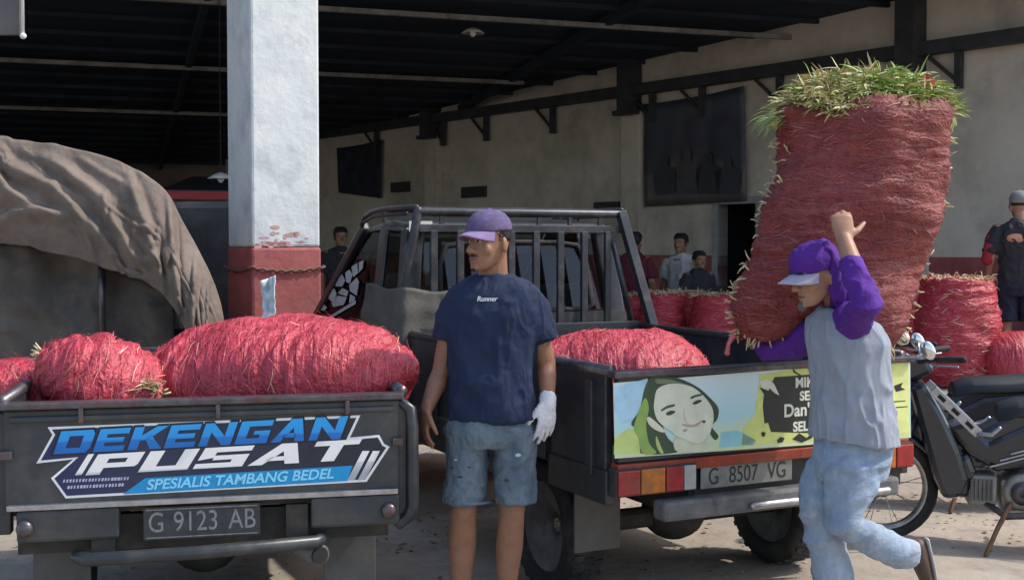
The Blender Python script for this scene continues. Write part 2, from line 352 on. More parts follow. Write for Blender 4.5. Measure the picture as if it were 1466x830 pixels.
for px, py, ww in ((680, 275, 22), (575, 268, 18), (870, 298, 20)):
    t = wt(px); d = ww / 1722 * W(t, 0, 0).y * 1.3
    o = wbox(MB(), t - d, t + d, .0, .05, wz(px, py) - .1, wz(px, py) + .1).obj('wall_plaque', mat('plaque_dark', (.05, .045, .045), .7), bev=.01)
    tag(o, {680: 'dark plaque on the hall wall above the man in navy', 575: 'dark plaque on the hall wall beside the small blue banner', 870: 'dark plaque on the hall wall above the truck guard'}[px], 'plaque')
# left side of the hall: red canopy beam, hanging lamp, hanging board
a, b = P(250, 279, 15), P(330, 281, 15)
cn = empty('canopy', (a.x, a.y, .04), 0, 'red canopy edge inside the hall left of the pillar', 'canopy')
def wpart(mb, name, m, root, **k):
    o = mb.obj(name, m, **k); o.parent = root; o.matrix_parent_inverse = root.matrix_basis.inverted(); return o
wpart(MB().bar(a - Vector((.2, 0, 0)), b + Vector((.35, 0, 0)), .1, .1), 'red_beam', mat('canopy_red', (.42, .04, .05), .5), cn)
wpart(MB().prism([a + Vector((-.2, .06, .05)), b + Vector((.35, .06, .05)), b + Vector((.35, 1.6, .3)), a + Vector((-.2, 1.6, .3))], (0, 0, .02)), 'sheet', M_steel, cn)
for p in (a, b + Vector((.3, 0, 0))):
    wpart(MB().tube([(p.x, p.y, .04), (p.x, p.y, p.z - .05)], .03, 8), 'post', M_steel, cn)
wpart(MB().box(-.3, .9, .3, 1.2, 0, .85, Matrix.Translation((a.x, a.y, .04))), 'counter', mat('stall_wood', (.10, .07, .05), .8), cn)
def pendant(px, py, Y, label):
    p = P(px, py, Y); zt = rz(p.dot(N1)) - .02
    r = empty('pendant_lamp', (p.x, p.y, p.z), 0, label, 'lamp')
    Mz = Matrix.Rotation(R(-90), 4, 'Y')
    MB().lathe([(-.0, .02), (-.02, .07), (-.07, .15), (-.075, .15), (-.03, .06)], Mz, 20).obj('shade', M_white, r, smooth=True)
    MB().ell((0, 0, -.07), (.04, .04, .05)).obj('bulb', M_white, r, smooth=True)
    MB().tube([(0, 0, 0), (0, 0, zt - p.z)], .006, 6).obj('cord', M_black, r)
pendant(316, 247, 14, 'small white pendant lamp hanging beside the pillar')
pendant(677, 40, 15.5, 'tiny pale pendant lamp under the dark roof, right of the pillar')
a = P(-60, -40, 8.2); b = P(28, 50, 8.2)
hb = empty('hanging_board', (a.x, a.y, b.z), 0, 'grey board with a white tube lamp hanging at the top left corner', 'board')
MB().box(0, b.x - a.x, 0, .05, 0, 1.0).obj('panel', mat('grey_board', (.13, .115, .115), .7), hb)
MB().tube([(b.x - a.x + .032, -.02, .0), (b.x - a.x + .032, -.02, .9)], .011, 8).obj('tube_lamp', M_white, hb, smooth=True)
MB().ell((b.x - a.x + .032, -.02, -.012), (.022, .022, .022)).obj('lamp_end', M_white, hb, smooth=True)

# ---------------------------------------------------------------- trucks
def frame_of(o): return Matrix.Translation(o.location) @ Matrix.Rotation(o.rotation_euler.z, 4, 'Z')
def onplane(root, px, py, y0=-.02):
    """point of the truck's tail plane (local x,z) seen at a pixel"""
    Mi = frame_of(root).inverted(); a = Mi @ Vector((0, 0, CAMH)); b = Mi @ P(px, py, 5); d = b - a
    k = (y0 - a.y) / d.y; q = a + d * k; return q.x, q.z
def wheel(root, name, x, y, r, wd, side):
    M = Matrix.Translation((x, y, r + .01))
    t = MB().lathe([(-wd / 2 * .7, r * .66), (-wd / 2, r * .72), (-wd / 2, r * .9), (-wd / 2 * .8, r * .985), (-wd / 2 * .3, r), (wd / 2 * .3, r), (wd / 2 * .8, r * .985), (wd / 2, r * .9), (wd / 2, r * .72), (wd / 2 * .7, r * .66)], M, 36).obj(name, M_black, root, smooth=True)
    MB().lathe([(-wd / 2 * .72, r * .67), (-wd / 2 * .5, r * .58), (-.02, r * .3), (0, r * .1), (wd / 2 * .5, r * .58), (wd / 2 * .72, r * .67)], M, 28).obj('rim', M_bump, t, smooth=True)
    mb = MB()
    for k in range(30):
        a = k * 2 * math.pi / 30
        for sx in (-.5, 0, .5):
            mb.box(-wd * .13, wd * .13, -.012, .012, r * .985, r + .006, M @ Matrix.Rotation(a + sx * .1, 4, 'X') @ Matrix.Translation((sx * wd * .55, 0, 0)))
    mb.obj('tread', M_black, t)
def polyart(root, tailgate, name, m, pts, y, sub=None, smooth=False):
    """flat printed shape on the tail plane, outline from pixels"""
    vs = []
    if smooth:
        n = len(pts); pp = []
        for i in range(n):
            a, b, c, d = (pts[(i + k) % n] for k in (-1, 0, 1, 2))
            for f in (0, .25, .5, .75): pp.append(tuple(.5 * (2 * b[t] + (c[t] - a[t]) * f + (2 * a[t] - 5 * b[t] + 4 * c[t] - d[t]) * f * f + (3 * b[t] - a[t] - 3 * c[t] + d[t]) * f ** 3) for t in (0, 1)))
        pts = pp
    for px, py in pts:
        x, z = onplane(root, px, py, y); vs.append((x, y, z))
    mb = MB().poly(vs); o = mb.obj(name, m); o.parent = sub or tailgate; return o
def inset(pts, d):
    n = len(pts); A = sum(pts[i][0] * pts[(i + 1) % n][1] - pts[(i + 1) % n][0] * pts[i][1] for i in range(n)); s = 1 if A > 0 else -1; out = []
    for i in range(n):
        p0, p1, p2 = Vector(pts[i - 1]), Vector(pts[i]), Vector(pts[(i + 1) % n])
        e1 = (p1 - p0).normalized(); e2 = (p2 - p1).normalized(); n1 = Vector((-e1.y, e1.x)) * s; n2 = Vector((-e2.y, e2.x)) * s
        b = (n1 + n2); k = min(2.2, 1 / max(.25, b.length / 2)); b.normalize(); out.append(tuple(p1 + b * d * k))
    return out
S = .30
GLY = {
 'D': [[(0, 0), (S, 0), (S, 1), (0, 1)], [(S, .76), (.8, .76), (1, .82), (.92, 1), (S, 1)], [(S, 0), (.9, 0), (1, .2), (.8, .24), (S, .24)], [(.7, .24), (1, .2), (1, .82), (.7, .76)]],
 'E': [[(0, 0), (S, 0), (S, 1), (0, 1)], [(S, .76), (1, .76), (1, 1), (S, 1)], [(S, .39), (.9, .39), (.9, .61), (S, .61)], [(S, 0), (1, 0), (1, .24), (S, .24)]],
 'K': [[(0, 0), (S, 0), (S, 1), (0, 1)], [(S, .4), (.5, .4), (1.05, 1), (.7, 1), (S, .62)], [(.42, .52), (.7, 0), (1.08, 0), (.6, .62)]],
 'N': [[(0, 0), (.27, 0), (.27, 1), (0, 1)], [(.73, 0), (1, 0), (1, 1), (.73, 1)], [(.27, 1), (.27, .6), (.73, 0), (.73, .4)]],
 'G': [[(0, 0), (S, 0), (S, 1), (0, 1)], [(S, .76), (1, .76), (1, 1), (S, 1)], [(S, 0), (1, 0), (1, .24), (S, .24)], [(.7, .24), (1, .24), (1, .56), (.7, .56)], [(.5, .4), (.7, .4), (.7, .56), (.5, .56)]],
 'A': [[(0, 0), (.28, 0), (.55, .62), (.55, 1), (.42, 1)], [(.72, 0), (1, 0), (.72, 1), (.55, 1), (.55, .62)], [(.28, .18), (.72, .18), (.66, .38), (.36, .38)]],
 'P': [[(0, 0), (S, 0), (S, 1), (0, 1)], [(S, .76), (1, .76), (1, 1), (S, 1)], [(.7, .55), (1, .42), (1, .76), (.7, .76)], [(S, .32), (.95, .32), (1, .42), (.7, .55), (S, .55)]],
 'U': [[(0, 0), (S, 0), (S, 1), (0, 1)], [(S, 0), (.7, 0), (.7, .24), (S, .24)], [(.7, 0), (1, 0), (1, 1), (.7, 1)]],
 'S': [[(0, .76), (1, .76), (1, 1), (0, 1)], [(0, .4), (S, .5), (S, .76), (0, .76)], [(S, .38), (1, .38), (1, .6), (S, .6)], [(.7, .24), (1, .24), (1, .38), (.7, .38)], [(0, 0), (1, 0), (1, .24), (0, .24)]],
 'T': [[(0, .76), (1, .76), (1, 1), (0, 1)], [(.36, 0), (.66, 0), (.66, .76), (.36, .76)]],
}
def blockword(word, px0, px1, yb0, yb1, hgt, shear, root, y, gap=.1, widths=None):
    """word in block capitals as polygons on the tail plane: baseline runs (px0,yb0)-(px1,yb1)"""
    n = len(word); mb = MB(); ws = widths or [1] * n; tot = sum(ws) + gap * (n - 1); x = 0
    for ch, wd in zip(word, ws):
        for q in GLY[ch]:
            vs = []
            for gx, gy in q:
                u = (x + gx * wd) / tot; px = px0 + (px1 - px0) * u + shear * gy * hgt; py = yb0 + (yb1 - yb0) * u - gy * hgt
                lx, lz = onplane(root, px, py, y); vs.append((lx, y, lz))
            mb.poly(vs)
        x += wd + gap
    return mb
def textmesh(s, size, offset=0, shear=0, xs=1):
    c = bpy.data.curves.new('t', 'FONT'); c.body = s; c.size = size; c.offset = offset; c.shear = shear; c.align_x = 'CENTER'; c.align_y = 'CENTER'
    o = bpy.data.objects.new('t', c); COL.objects.link(o); dg = bpy.context.evaluated_depsgraph_get(); dg.update()
    me = bpy.data.meshes.new_from_object(o.evaluated_get(dg)); bpy.data.objects.remove(o)
    for v in me.vertices: v.co.x *= xs
    me.materials.clear(); return me
def flattext(name, s, x, y, z, size, m, parent, offset=0, shear=0, rot=0, xs=1):
    o = place(name, textmesh(s, size, offset, shear, xs), m, parent)
    o.location = (x, y, z); o.rotation_euler = (math.pi / 2, -rot, 0); return o
def bed(root, Wd, L, zb, zt, paint, railm):
    MB().box(.03, Wd - .03, .03, L, zb - .04, zb).obj('bed_floor', M_frame, root)
    for k, x in enumerate((0, Wd)):
        s = -1 if k else 1
        p = MB().box(min(x, x + s * .035), max(x, x + s * .035), .045, L, zb - .06, zt).obj('side_panel', paint, root, bev=.006)
        for yy in [.12 + i * (L - .2) / 5 for i in range(6)]:
            MB().box(*( (x - .022, x + .002) if not k else (x - .002, x + .022)), yy, yy + .05, zb - .05, zt - .03).obj('side_rib', paint, p, bev=.004)
        MB().tube([(x + s * .018, .03, zt + .012), (x + s * .018, L, zt + .012)], .024, 10).obj('side_rail', railm, p, smooth=True)
    MB().box(.037, Wd - .037, L - .03, L, zb, zt + .05).obj('headboard', paint, root, bev=.005)

# ---- left truck (tail towards the camera)
LA = R(13); LWD = 1.465; rr = P(583, 565, 4.55)
lt = empty('pickup_truck', (rr.x - LWD * math.cos(LA), rr.y - LWD * math.sin(LA), 0), LA, 'dark grey pickup bed with blue DEKENGAN PUSAT lettering on its tailgate', 'truck', )
ZT, ZB = .985, .63
bed(lt, LWD, 1.9, ZB, ZT, M_paint2, M_rail)
tg = MB().box(.03, LWD - .03, -.005, .035, ZB - .005, ZT - .012).obj('tailgate', M_paint2, lt, bev=.008)
MB().box(.015, LWD - .015, -.03, .045, ZT - .01, ZT + .014).obj('top_rail', M_rail, tg, bev=.006)
MB().box(.05, LWD - .05, -.022, -.006, ZT - .055, ZT - .035).obj('pressed_ridge', M_paint2, tg, bev=.006)
MB().box(.04, LWD - .04, -.03, -.006, ZB - .012, ZB + .008).obj('bottom_lip', M_chrome, tg, bev=.003)
for px in (116, 312, 497):
    x, z = onplane(lt, px, 585)
    MB().box(x - .008, x + .008, -.034, -.02, ZT - .06, ZT - .008).obj('hinge_strap', M_rail, tg, bev=.002)
for x, s in ((0.0, -1), (LWD, 1)):
    mb = MB(); mb.tube([(x - s * .03, .02, ZT - .02), (x + s * .012, -.01, ZT - .05), (x + s * .018, -.02, ZT - .12), (x + s * .018, -.02, ZB - .06), (x + s * .005, -.015, ZB - .1), (x - s * .03, .0, ZB - .13)], .022, 10, rnd=True)
    if s > 0: mb.obj('corner_guard', M_paint, lt, smooth=True)
    MB().box(min(x - s * .05, x), max(x - s * .05, x), .0, .06, ZB - .1, ZT - .02).obj('corner_post', M_paint, lt, bev=.006)
    MB().box(min(x - s * .06, x - s * .02), max(x - s * .06, x - s * .02), -.028, -.008, .80, .83).obj('latch', M_rail, lt, bev=.004)
# sticker
out = [(68, 611), (516, 594), (501, 626), (543, 622), (550, 635), (558, 639), (525, 689), (94, 713), (73, 684), (105, 657), (52, 663), (75, 622)]
st = polyart(lt, tg, 'sticker', M_white, out, -.0075)
polyart(lt, tg, 'sticker_field', axisgrad('sticker_navy', [(0, (.012, .02, .09)), (.35, (.02, .03, .07)), (1, (.015, .018, .03))], 0, .1, 1.3, .35), inset(out, 3.6), -.0087, sub=st)
blue = axisgrad('lettering_blue', [(0, (.0, .10, .36)), (.40, (.01, .17, .55)), (.46, (.02, .30, .75)), (1, (.02, .42, .85))], 2, .80, .93, .35)
silv = axisgrad('lettering_silver', [(0, (.35, .36, .40)), (.40, (.55, .56, .58)), (.47, (.78, .78, .79)), (1, (.80, .80, .78))], 2, .70, .80, .3)
M_cy = mat('strip_blue', (.01, .26, .55), .35, var=.12, scale=3); M_cy2 = mat('strip_light_blue', (.22, .62, .85), .4, var=.05)
M_ink = mat('sticker_ink', (.012, .016, .03), .4, var=.1)
wds = [1.1, .95, 1, .95, 1, 1, 1.05, 1]
def word(name, m, y, *a, **k):
    o = blockword(*a, root=lt, y=y, **k).obj(name, m); o.parent = st; return o
word('word_outline', M_ink, -.0096, 'DEKENGAN', 72, 490, 652, 630, 38, .34, gap=.03, widths=wds)
word('word_blue', blue, -.0105, 'DEKENGAN', 76, 487, 650, 628, 33, .36, gap=.13, widths=wds)
word('word_silver', silv, -.0112, 'PUSAT', 122, 500, 680, 658, 30, .62, gap=.12, widths=[1.05, 1.1, 1.1, 1.15, 1])
for x0 in (107,): polyart(lt, tg, 'stripe', silv, [(x0, 680), (x0 + 10, 679), (x0 + 28, 649), (x0 + 19, 650)], -.0105, sub=st)
polyart(lt, tg, 'strip_band', M_cy, [(176, 707), (208, 684), (505, 666), (497, 688)], -.0096, sub=st)
for x0 in (497, 512): polyart(lt, tg, 'stripe', silv, [(x0, 687), (x0 + 11, 686), (x0 + 32, 645), (x0 + 22, 645)], -.0105, sub=st)
x, z = onplane(lt, 345, 686, -.0105); x2, z2 = onplane(lt, 490, 677, -.0105)
flattext('small_lettering', 'SPESIALIS TAMBANG BEDEL', x, -.0108, z, .052, M_cy2, st, .0012, .25, math.atan2(z2 - z, x2 - x), 1.06)
for row, (a_, b_, n_) in enumerate(((688, 684, 21), (697, 693, 18))):           # fine illegible print
    mb = MB()
    for k in range(n_):
        px = 90 + row * 6 + k * (96 - row * 14) / n_; py = a_ + (b_ - a_) * k / n_; wv = random.uniform(2, 3.6)
        q = [onplane(lt, px + dx, py + dy, -.0098) for dx, dy in ((0, 2.4), (wv, 2.3), (wv + 1, -2), (1, -2))]
        mb.poly([(x, -.0098, z) for x, z in q])
    o = mb.obj('fine_print', mat('fine_print_lilac', (.42, .42, .60), .5), st)
# under the tail
for x0, x1 in ((.07, .42), (1.10, 1.435)):
    MB().box(x0, x1, -.02, .05, .50, ZB - .014).obj('bumper_plate', M_paint2, lt, bev=.012)
MB().box(.06, 1.40, .07, .12, .44, ZB - .06).obj('rear_crossmember', M_frame, lt)
for x in (.10, 1.39): MB().ell((x, -.03, .555), (.03, .02, .03)).obj('bumper_bolt', M_rail, lt, smooth=True)
np_ = MB().box(.50, .915, -.005, .0, .485, .605).obj('number_plate', mat('dark_plate', (.045, .048, .05), .5, var=.3, scale=20), lt, bev=.003)
M_pl = mat('plate_characters', (.24, .25, .25), .6, var=.3, scale=40)
x, z = onplane(lt, 293, 749, -.006)
for s_, x in (('G', .545), ('9123', .685), ('AB', .850)): flattext('plate_characters', s_, x, -.007, .546, .104, M_pl, np_, 0, 0, 0, .78)
MB().box(.51, .905, -.0062, -.0055, .492, .496).obj('plate_edge', M_pl, np_); MB().box(.51, .905, -.0062, -.0055, .594, .598).obj('plate_edge', M_pl, np_)
MB().tube([(.27, .02, .435), (.30, -.035, .435), (.7, -.06, .445), (1.12, -.035, .455), (1.15, .02, .455)], .025, 12, rnd=True).obj('bumper_bar', M_paint2, lt, smooth=True)
for x in (.36, 1.05): MB().box(x - .04, x + .04, .0, 1.9, .45, .59).obj('chassis_rail', M_frame, lt)
mb = MB(); mb.tube([(1.02, .25, .41), (1.13, -.02, .40)], .042, 16); o = mb.obj('exhaust_pipe', M_bump, lt, smooth=True)
Mx = Matrix.Translation((1.09, -.02, .40)) @ Matrix.Rotation(R(-68), 4, 'Z')
MB().tube([(1.126, -.012, .40), (1.1335, -.0275, .40)], .033, 16).obj('exhaust_bore', M_dark, o)
MB().tube([(.2, .72, .29), (1.25, .72, .29)], .045, 12).obj('axle', M_frame, lt)
MB().ell((.7, .72, .3), (.15, .13, .13)).obj('differential', M_frame, lt, smooth=True)
wheel(lt, 'wheel', .16, .72, .28, .16, -1); wheel(lt, 'wheel', LWD - .16, .72, .28, .16, 1)
for x0 in (.07, 1.17): MB().box(x0, x0 + .21, .33, .342, .13, .56).obj('mud_flap', mat('grey_rubber_flap', (.10, .10, .098), .8, dirt=(.17, .15, .13), dscale=5), lt, bev=.004)

# ---- right truck, turned, cab away from the camera
RA = R(26.05); RW = 1.532
rt = empty('pickup_truck', (.383, 4.623, 0), RA, 'black pickup with barred cab guard and a printed portrait across its tailgate', 'truck')
ZT2, ZB2 = 1.055, .70
bed(rt, RW, 2.2, ZB2, ZT2, M_paint, M_rail)
tg2 = MB().box(.03, RW - .03, -.005, .035, ZB2 + .01, ZT2 - .01).obj('tailgate', M_paint, rt, bev=.006)
MB().box(.0, RW, -.03, .045, ZT2 - .012, ZT2 + .015).obj('top_rail', M_rail, tg2, bev=.006)
MB().box(.02, RW - .02, -.02, .04, ZB2 - .035, ZB2 + .008).obj('orange_stripe', M_orange, rt, bev=.004)
sk = [(878, 548), (1303, 514), (1304, 626), (880, 656)]
art = polyart(rt, tg2, 'printed_panel', axisgrad('print_ground', [(0, (.62, .72, .40)), (.22, (.60, .72, .52)), (.42, (.45, .72, .74)), (.62, (.55, .76, .78)), (1, (.72, .84, .82))], 2, .70, 1.05, .4, 2.2, 1.0), sk, -.007)
def A6(*pts): return [(860 + x * .2651, 520 + y * .2651) for x, y in pts]
def art_(name, col, pts, lv): return polyart(rt, tg2, name, mat('print_' + name, col, .45, var=.12, scale=12), A6(*pts), -.0076 - lv * .0007, sub=art, smooth=lv > 0)
art_('yellow_field', (.66, .72, .22), [(760, 440), (770, 340), (830, 290), (860, 60), (1100, 25), (1660, -15), (1668, 385)], 0)
art_('yellow_wash', (.55, .66, .22), [(70, 490), (75, 400), (150, 350), (260, 380), (270, 480)], 0)
art_('blue_cloud', (.42, .66, .80), [(75, 130), (255, 80), (200, 300), (110, 330), (75, 250)], 0)
art_('blue_band', (.30, .62, .64), [(650, 370), (740, 360), (840, 415), (820, 440), (640, 455)], 0)
art_('hair', (.055, .085, .045), [(270, 75), (330, 70), (420, 80), (520, 125), (590, 185), (635, 240), (630, 300), (600, 340), (636, 390), (612, 410), (560, 330), (420, 150), (320, 200), (350, 380), (415, 450), (400, 482), (215, 484), (250, 380), (165, 330), (210, 250), (235, 140)], 1)
art_('hair_sheen', (.28, .42, .10), [(235, 190), (260, 240), (245, 330), (262, 430), (300, 482), (225, 485), (205, 400), (180, 340)], 2)
art_('hair_streak', (.42, .52, .16), [(300, 390), (330, 460), (340, 482), (322, 482), (300, 440)], 2)
art_('hair_top_sheen', (.20, .24, .15), [(300, 84), (400, 92), (500, 135), (560, 190), (500, 150), (400, 108), (310, 110)], 2)
art_('neck', (.62, .64, .46), [(410, 400), (560, 420), (625, 462), (420, 480)], 3)
art_('face', (.70, .72, .55), [(290, 200), (305, 140), (360, 112), (430, 110), (500, 130), (560, 180), (600, 235), (610, 290), (600, 345), (580, 400), (545, 430), (490, 432), (430, 405), (370, 360), (310, 310), (288, 250)], 4)
art_('ear', (.68, .68, .50), [(250, 295), (270, 292), (345, 360), (335, 372), (290, 355), (258, 325)], 4)
art_('cheek_shade', (.58, .58, .42), [(430, 398), (500, 424), (548, 424), (585, 385), (560, 425), (520, 436), (480, 432)], 5)
art_('eyebrow', (.07, .10, .06), [(328, 248), (360, 228), (398, 220), (396, 232), (360, 242), (330, 258)], 5)
art_('eyebrow', (.07, .10, .06), [(486, 182), (510, 170), (545, 164), (543, 174), (512, 182), (490, 192)], 5)
art_('eye', (.05, .07, .05), [(352, 272), (372, 256), (398, 256), (402, 262), (384, 276), (362, 280)], 5)
art_('eye', (.05, .07, .05), [(496, 216), (516, 200), (540, 196), (545, 204), (526, 216), (506, 222)], 5)
art_('nose', (.42, .40, .28), [(442, 358), (462, 352), (468, 360), (452, 370)], 5)
art_('nose_line', (.56, .56, .40), [(452, 250), (458, 300), (480, 330), (474, 332), (450, 302), (446, 250)], 5)
art_('mouth', (.50, .38, .28), [(440, 326), (500, 330), (548, 306), (552, 310), (520, 338), (480, 344), (450, 338)], 5)
art_('beauty_spot', (.06, .07, .05), [(550, 310), (560, 306), (567, 314), (558, 322), (550, 318)], 5)
def B1(*pts): return [(1060 + x * .1688, 510 + y * .1688) for x, y in pts]
def art2(name, m, pts, lv): return polyart(rt, tg2, name, m, B1(*pts), -.0076 - lv * .0007, sub=art)
M_pi = mat('print_black', (.02, .024, .02), .45); M_pw = mat('print_cream', (.72, .74, .62), .45, var=.08)
art2('splash', M_pi, [(160, 260), (240, 290), (290, 175), (640, 150), (1260, 100), (1262, 560), (640, 650), (260, 640), (235, 560), (205, 570), (190, 420), (200, 320)], 1)
art2('splash_white', M_pw, [(160, 210), (230, 190), (285, 230), (330, 330), (290, 310), (250, 270), (190, 270)], 2)
for dots in ([(310, 710), (340, 680), (375, 690), (360, 725), (320, 735)], [(175, 650), (195, 635), (215, 650), (205, 680), (185, 680)], [(440, 700), (500, 650), (560, 690), (610, 650), (610, 690), (520, 730)], [(440, 90), (470, 130), (520, 160), (505, 165), (450, 135)]):
    art2('ink_spot', M_pi, dots, 2)
for s_, (cx, cy), sz in (("MIKIR", (520, 225), .058), ("SELAMAT", (620, 332), .054), ("Dan'g", (440, 462), .074), ("SELAMAT", (570, 592), .056)):
    x, z = onplane(rt, *B1((cx, cy))[0], -.0105)
    flattext('printed_word', s_, x + .04, -.0098, z, sz, M_pw, art, .002, 0, .0)
art2('yellow_patch', mat('print_yellow', (.70, .74, .28), .45), [(1270, 120), (1430, 90), (1435, 640), (1270, 660)], 1)  # printed yellow area at the right end of the panel
art2('ink_spot', M_pi, [(1300, 250), (1380, 220), (1360, 260), (1400, 280), (1320, 300)], 2)
art2('ink_line', M_pi, [(1290, 430), (1420, 420), (1420, 428), (1290, 440)], 2); art2('ink_line', M_pi, [(1290, 380), (1400, 372), (1400, 380), (1290, 390)], 2)
# lamps
for k, seq in enumerate(((.012, .11, M_redlamp, 'red_lens', .115, .225, M_amber, 'amber_lens', .23, .31, M_redlamp, 'red_lens', .315, .37, M_clear, 'clear_lens'),)):
    for side in (0, 1):
        lr = MB().box(*((.005, .38) if not side else (RW - .38, RW - .005)), -.028, .03, .582, .692).obj('tail_lamp', M_frame, rt, bev=.004)
        for q in range(4):
            x0, x1, m_, nm = seq[q * 4:q * 4 + 4]
            if side: x0, x1 = RW - x1, RW - x0
            MB().box(x0, x1, -.040, -.027, .588, .686).obj(nm, m_, lr, bev=.005)
x0, z0 = onplane(rt, 1005, 690, -.02); x1, z1 = onplane(rt, 1136, 660, -.02)
np2 = MB().box(x0, x1, -.012, -.006, .578, .672).obj('number_plate', mat('pale_plate', (.20, .195, .18), .5, var=.3, scale=12, dirt=(.2, .18, .15)), rt, bev=.003)
for s_, dx in (('G', -.168), ('8507', -.02), ('VG', .150)): flattext('plate_characters', s_, (x0 + x1) / 2 + dx, -.0136, .623, .096, M_pi, np2, 0, 0, 0, .76)
MB().box(.40, RW - .03, .02, .06, .50, .665).obj('rear_crossmember', M_frame, rt, bev=.004)
MB().box(.20, RW - .12, -.07, .02, .475, .555).obj('rear_bumper', M_bump, rt, bev=.015)
MB().tube([(.62, -.08, .505), (RW - .2, -.08, .505)], .016, 10, rnd=True).obj('bumper_bar', M_chrome, rt, smooth=True)
for x in (.42, 1.1): MB().box(x - .04, x + .04, .03, 3.6, .45, .62).obj('chassis_rail', M_frame, rt)
MB().tube([(.2, .72, .3), (RW - .2, .72, .3)], .05, 12).obj('axle', M_frame, rt)
MB().ell((.77, .72, .32), (.16, .14, .14)).obj('differential', M_frame, rt, smooth=True)
for x in (.15, RW - .15):
    wheel(rt, 'wheel', x, .72, .30, .18, 1); wheel(rt, 'wheel', x, 3.25, .30, .18, 1)
MB().box(.03, .25, .34, .354, .28, .60).obj('mud_flap', mat('tan_flap', (.11, .10, .088), .8, dirt=(.16, .14, .12), dscale=5), rt, bev=.004)
MB().box(RW - .25, RW - .03, .34, .354, .28, .60).obj('mud_flap', M_black, rt, bev=.004)
for x0, x1 in ((-.012, .03), (RW - .03, RW + .012)):
    MB().box(x0, x1, .02, .5, .545, .68).obj('side_skirt', M_paint, rt, bev=.006); MB().box(x0, x1, 1.02, 2.2, .50, .68).obj('side_skirt', M_paint, rt, bev=.006)
# cab
cab = MB().prism([(.02, 2.36, .42), (.02, 2.36, 1.09), (.02, 4.12, 1.05), (.02, 4.2, .92), (.02, 4.2, .42)], (RW - .04, 0, 0)).obj('cab', M_maroon, rt, bev=.03)
MB().box(.03, RW - .03, 2.335, 2.352, .74, 1.16).obj('rear_panel', mat('grey_cab_back', (.055, .065, .065), .5, dirt=(.13, .12, .11)), cab)
for x in (.42, .60, .93, 1.18): MB().box(x, x + .09, 2.325, 2.336, 1.0, 1.02).obj('vent_slot', M_dark, cab)
def pill(name, a, b, w_, h_, m=M_paint): return MB().bar(a, b, w_, h_).obj(name, m, cab, bev=.012)
for x in (.075, RW - .075):
    s = 1 if x < .5 else -1; xt = x + s * .07
    pill('rear_pillar', (x, 2.39, 1.08), (xt, 2.47, 1.65), .12, .07)
    pill('door_pillar', (x - s * .02, 2.86, 1.08), (xt - s * .02, 2.86, 1.66), .03, .13)
    pill('windscreen_pillar', (x - s * .02, 4.10, 1.04), (xt - s * .02, 3.22, 1.68), .05, .06)
rf = MB().rings([[(a_[0] + (1 if j < 2 else -1) * 0, a_[1], a_[2]) for j, a_ in enumerate(r_)] for r_ in [[(.10, 2.42, 1.63), (RW - .10, 2.42, 1.63), (RW - .14, 2.42, 1.69), (.14, 2.42, 1.69)], [(.10, 2.9, 1.65), (RW - .10, 2.9, 1.65), (RW - .16, 2.9, 1.725), (.16, 2.9, 1.725)], [(.11, 3.26, 1.63), (RW - .11, 3.26, 1.63), (RW - .17, 3.24, 1.68), (.17, 3.24, 1.68)]]]).obj('roof', M_paint, cab, bev=.02)
GT = glass('tinted_side_glass', (.05, .055, .06), .05); GC = glass('clear_cab_glass', (.34, .37, .40), .03)
lw_ = MB().poly([(.055, 2.93, 1.10), (.125, 2.93, 1.63), (.135, 3.19, 1.645), (.055, 4.04, 1.06)]).obj('side_window', GT, cab)
MB().poly([(RW - .055, 2.93, 1.10), (RW - .125, 2.93, 1.63), (RW - .135, 3.19, 1.645), (RW - .055, 4.04, 1.06)]).obj('side_window', GT, cab)
MB().poly([(.058, 2.45, 1.12), (.11, 2.50, 1.60), (.115, 2.80, 1.62), (.06, 2.80, 1.12)]).obj('quarter_window', GC, cab)
MB().poly([(.10, 4.10, 1.07), (RW - .10, 4.10, 1.07), (RW - .17, 3.21, 1.66), (.17, 3.21, 1.66)]).obj('windscreen', GC, cab)
MB().poly([(.16, 2.375, 1.17), (RW - .16, 2.375, 1.17), (RW - .21, 2.445, 1.60), (.21, 2.445, 1.60)]).obj('rear_window', glass('rear_glass', (.42, .45, .47), .04), cab)
MB().tube([(.27, 2.36, 1.2), (.29, 2.41, 1.45), (.34, 2.43, 1.555), (.5, 2.435, 1.575), (1.05, 2.435, 1.575), (1.2, 2.43, 1.555), (1.25, 2.41, 1.45), (1.27, 2.36, 1.2), (1.22, 2.355, 1.17), (.32, 2.355, 1.17), (.27, 2.36, 1.2)], .018, 8).obj('window_seal', M_black, cab, smooth=True)
def onside(px, py):
    Mi = frame_of(rt).inverted(); a_ = Mi @ Vector((0, 0, CAMH)); d_ = (Mi @ P(px, py, 6)) - a_
    x_ = .08
    for _ in range(4): q_ = a_ + d_ * ((x_ - a_.x) / d_.x); x_ = .055 + (q_.z - 1.10) * .132 - .006
    return tuple(q_)
mb = MB()
def C4(*pts): return [onside(425 + x * .217, 295 + y * .217) for x, y in pts]
for bl in ([(210, 610), (216, 550), (250, 545), (262, 580), (240, 640)], [(228, 640), (268, 590), (330, 600), (310, 650), (240, 665)], [(255, 530), (262, 475), (300, 450), (318, 490), (300, 530)], [(270, 575), (300, 540), (340, 560), (330, 595)], [(325, 500), (318, 440), (345, 418), (368, 450), (350, 510)], [(350, 560), (345, 520), (395, 470), (410, 500), (395, 590)], [(345, 640), (350, 580), (385, 600), (378, 625)], [(372, 470), (360, 400), (398, 375), (404, 440)], [(408, 440), (410, 370), (440, 358), (434, 410)], [(200, 735), (390, 618), (388, 645), (214, 745)], [(130, 650), (170, 640), (200, 668), (180, 690), (135, 682)]):
    mb.poly(C4(*bl))
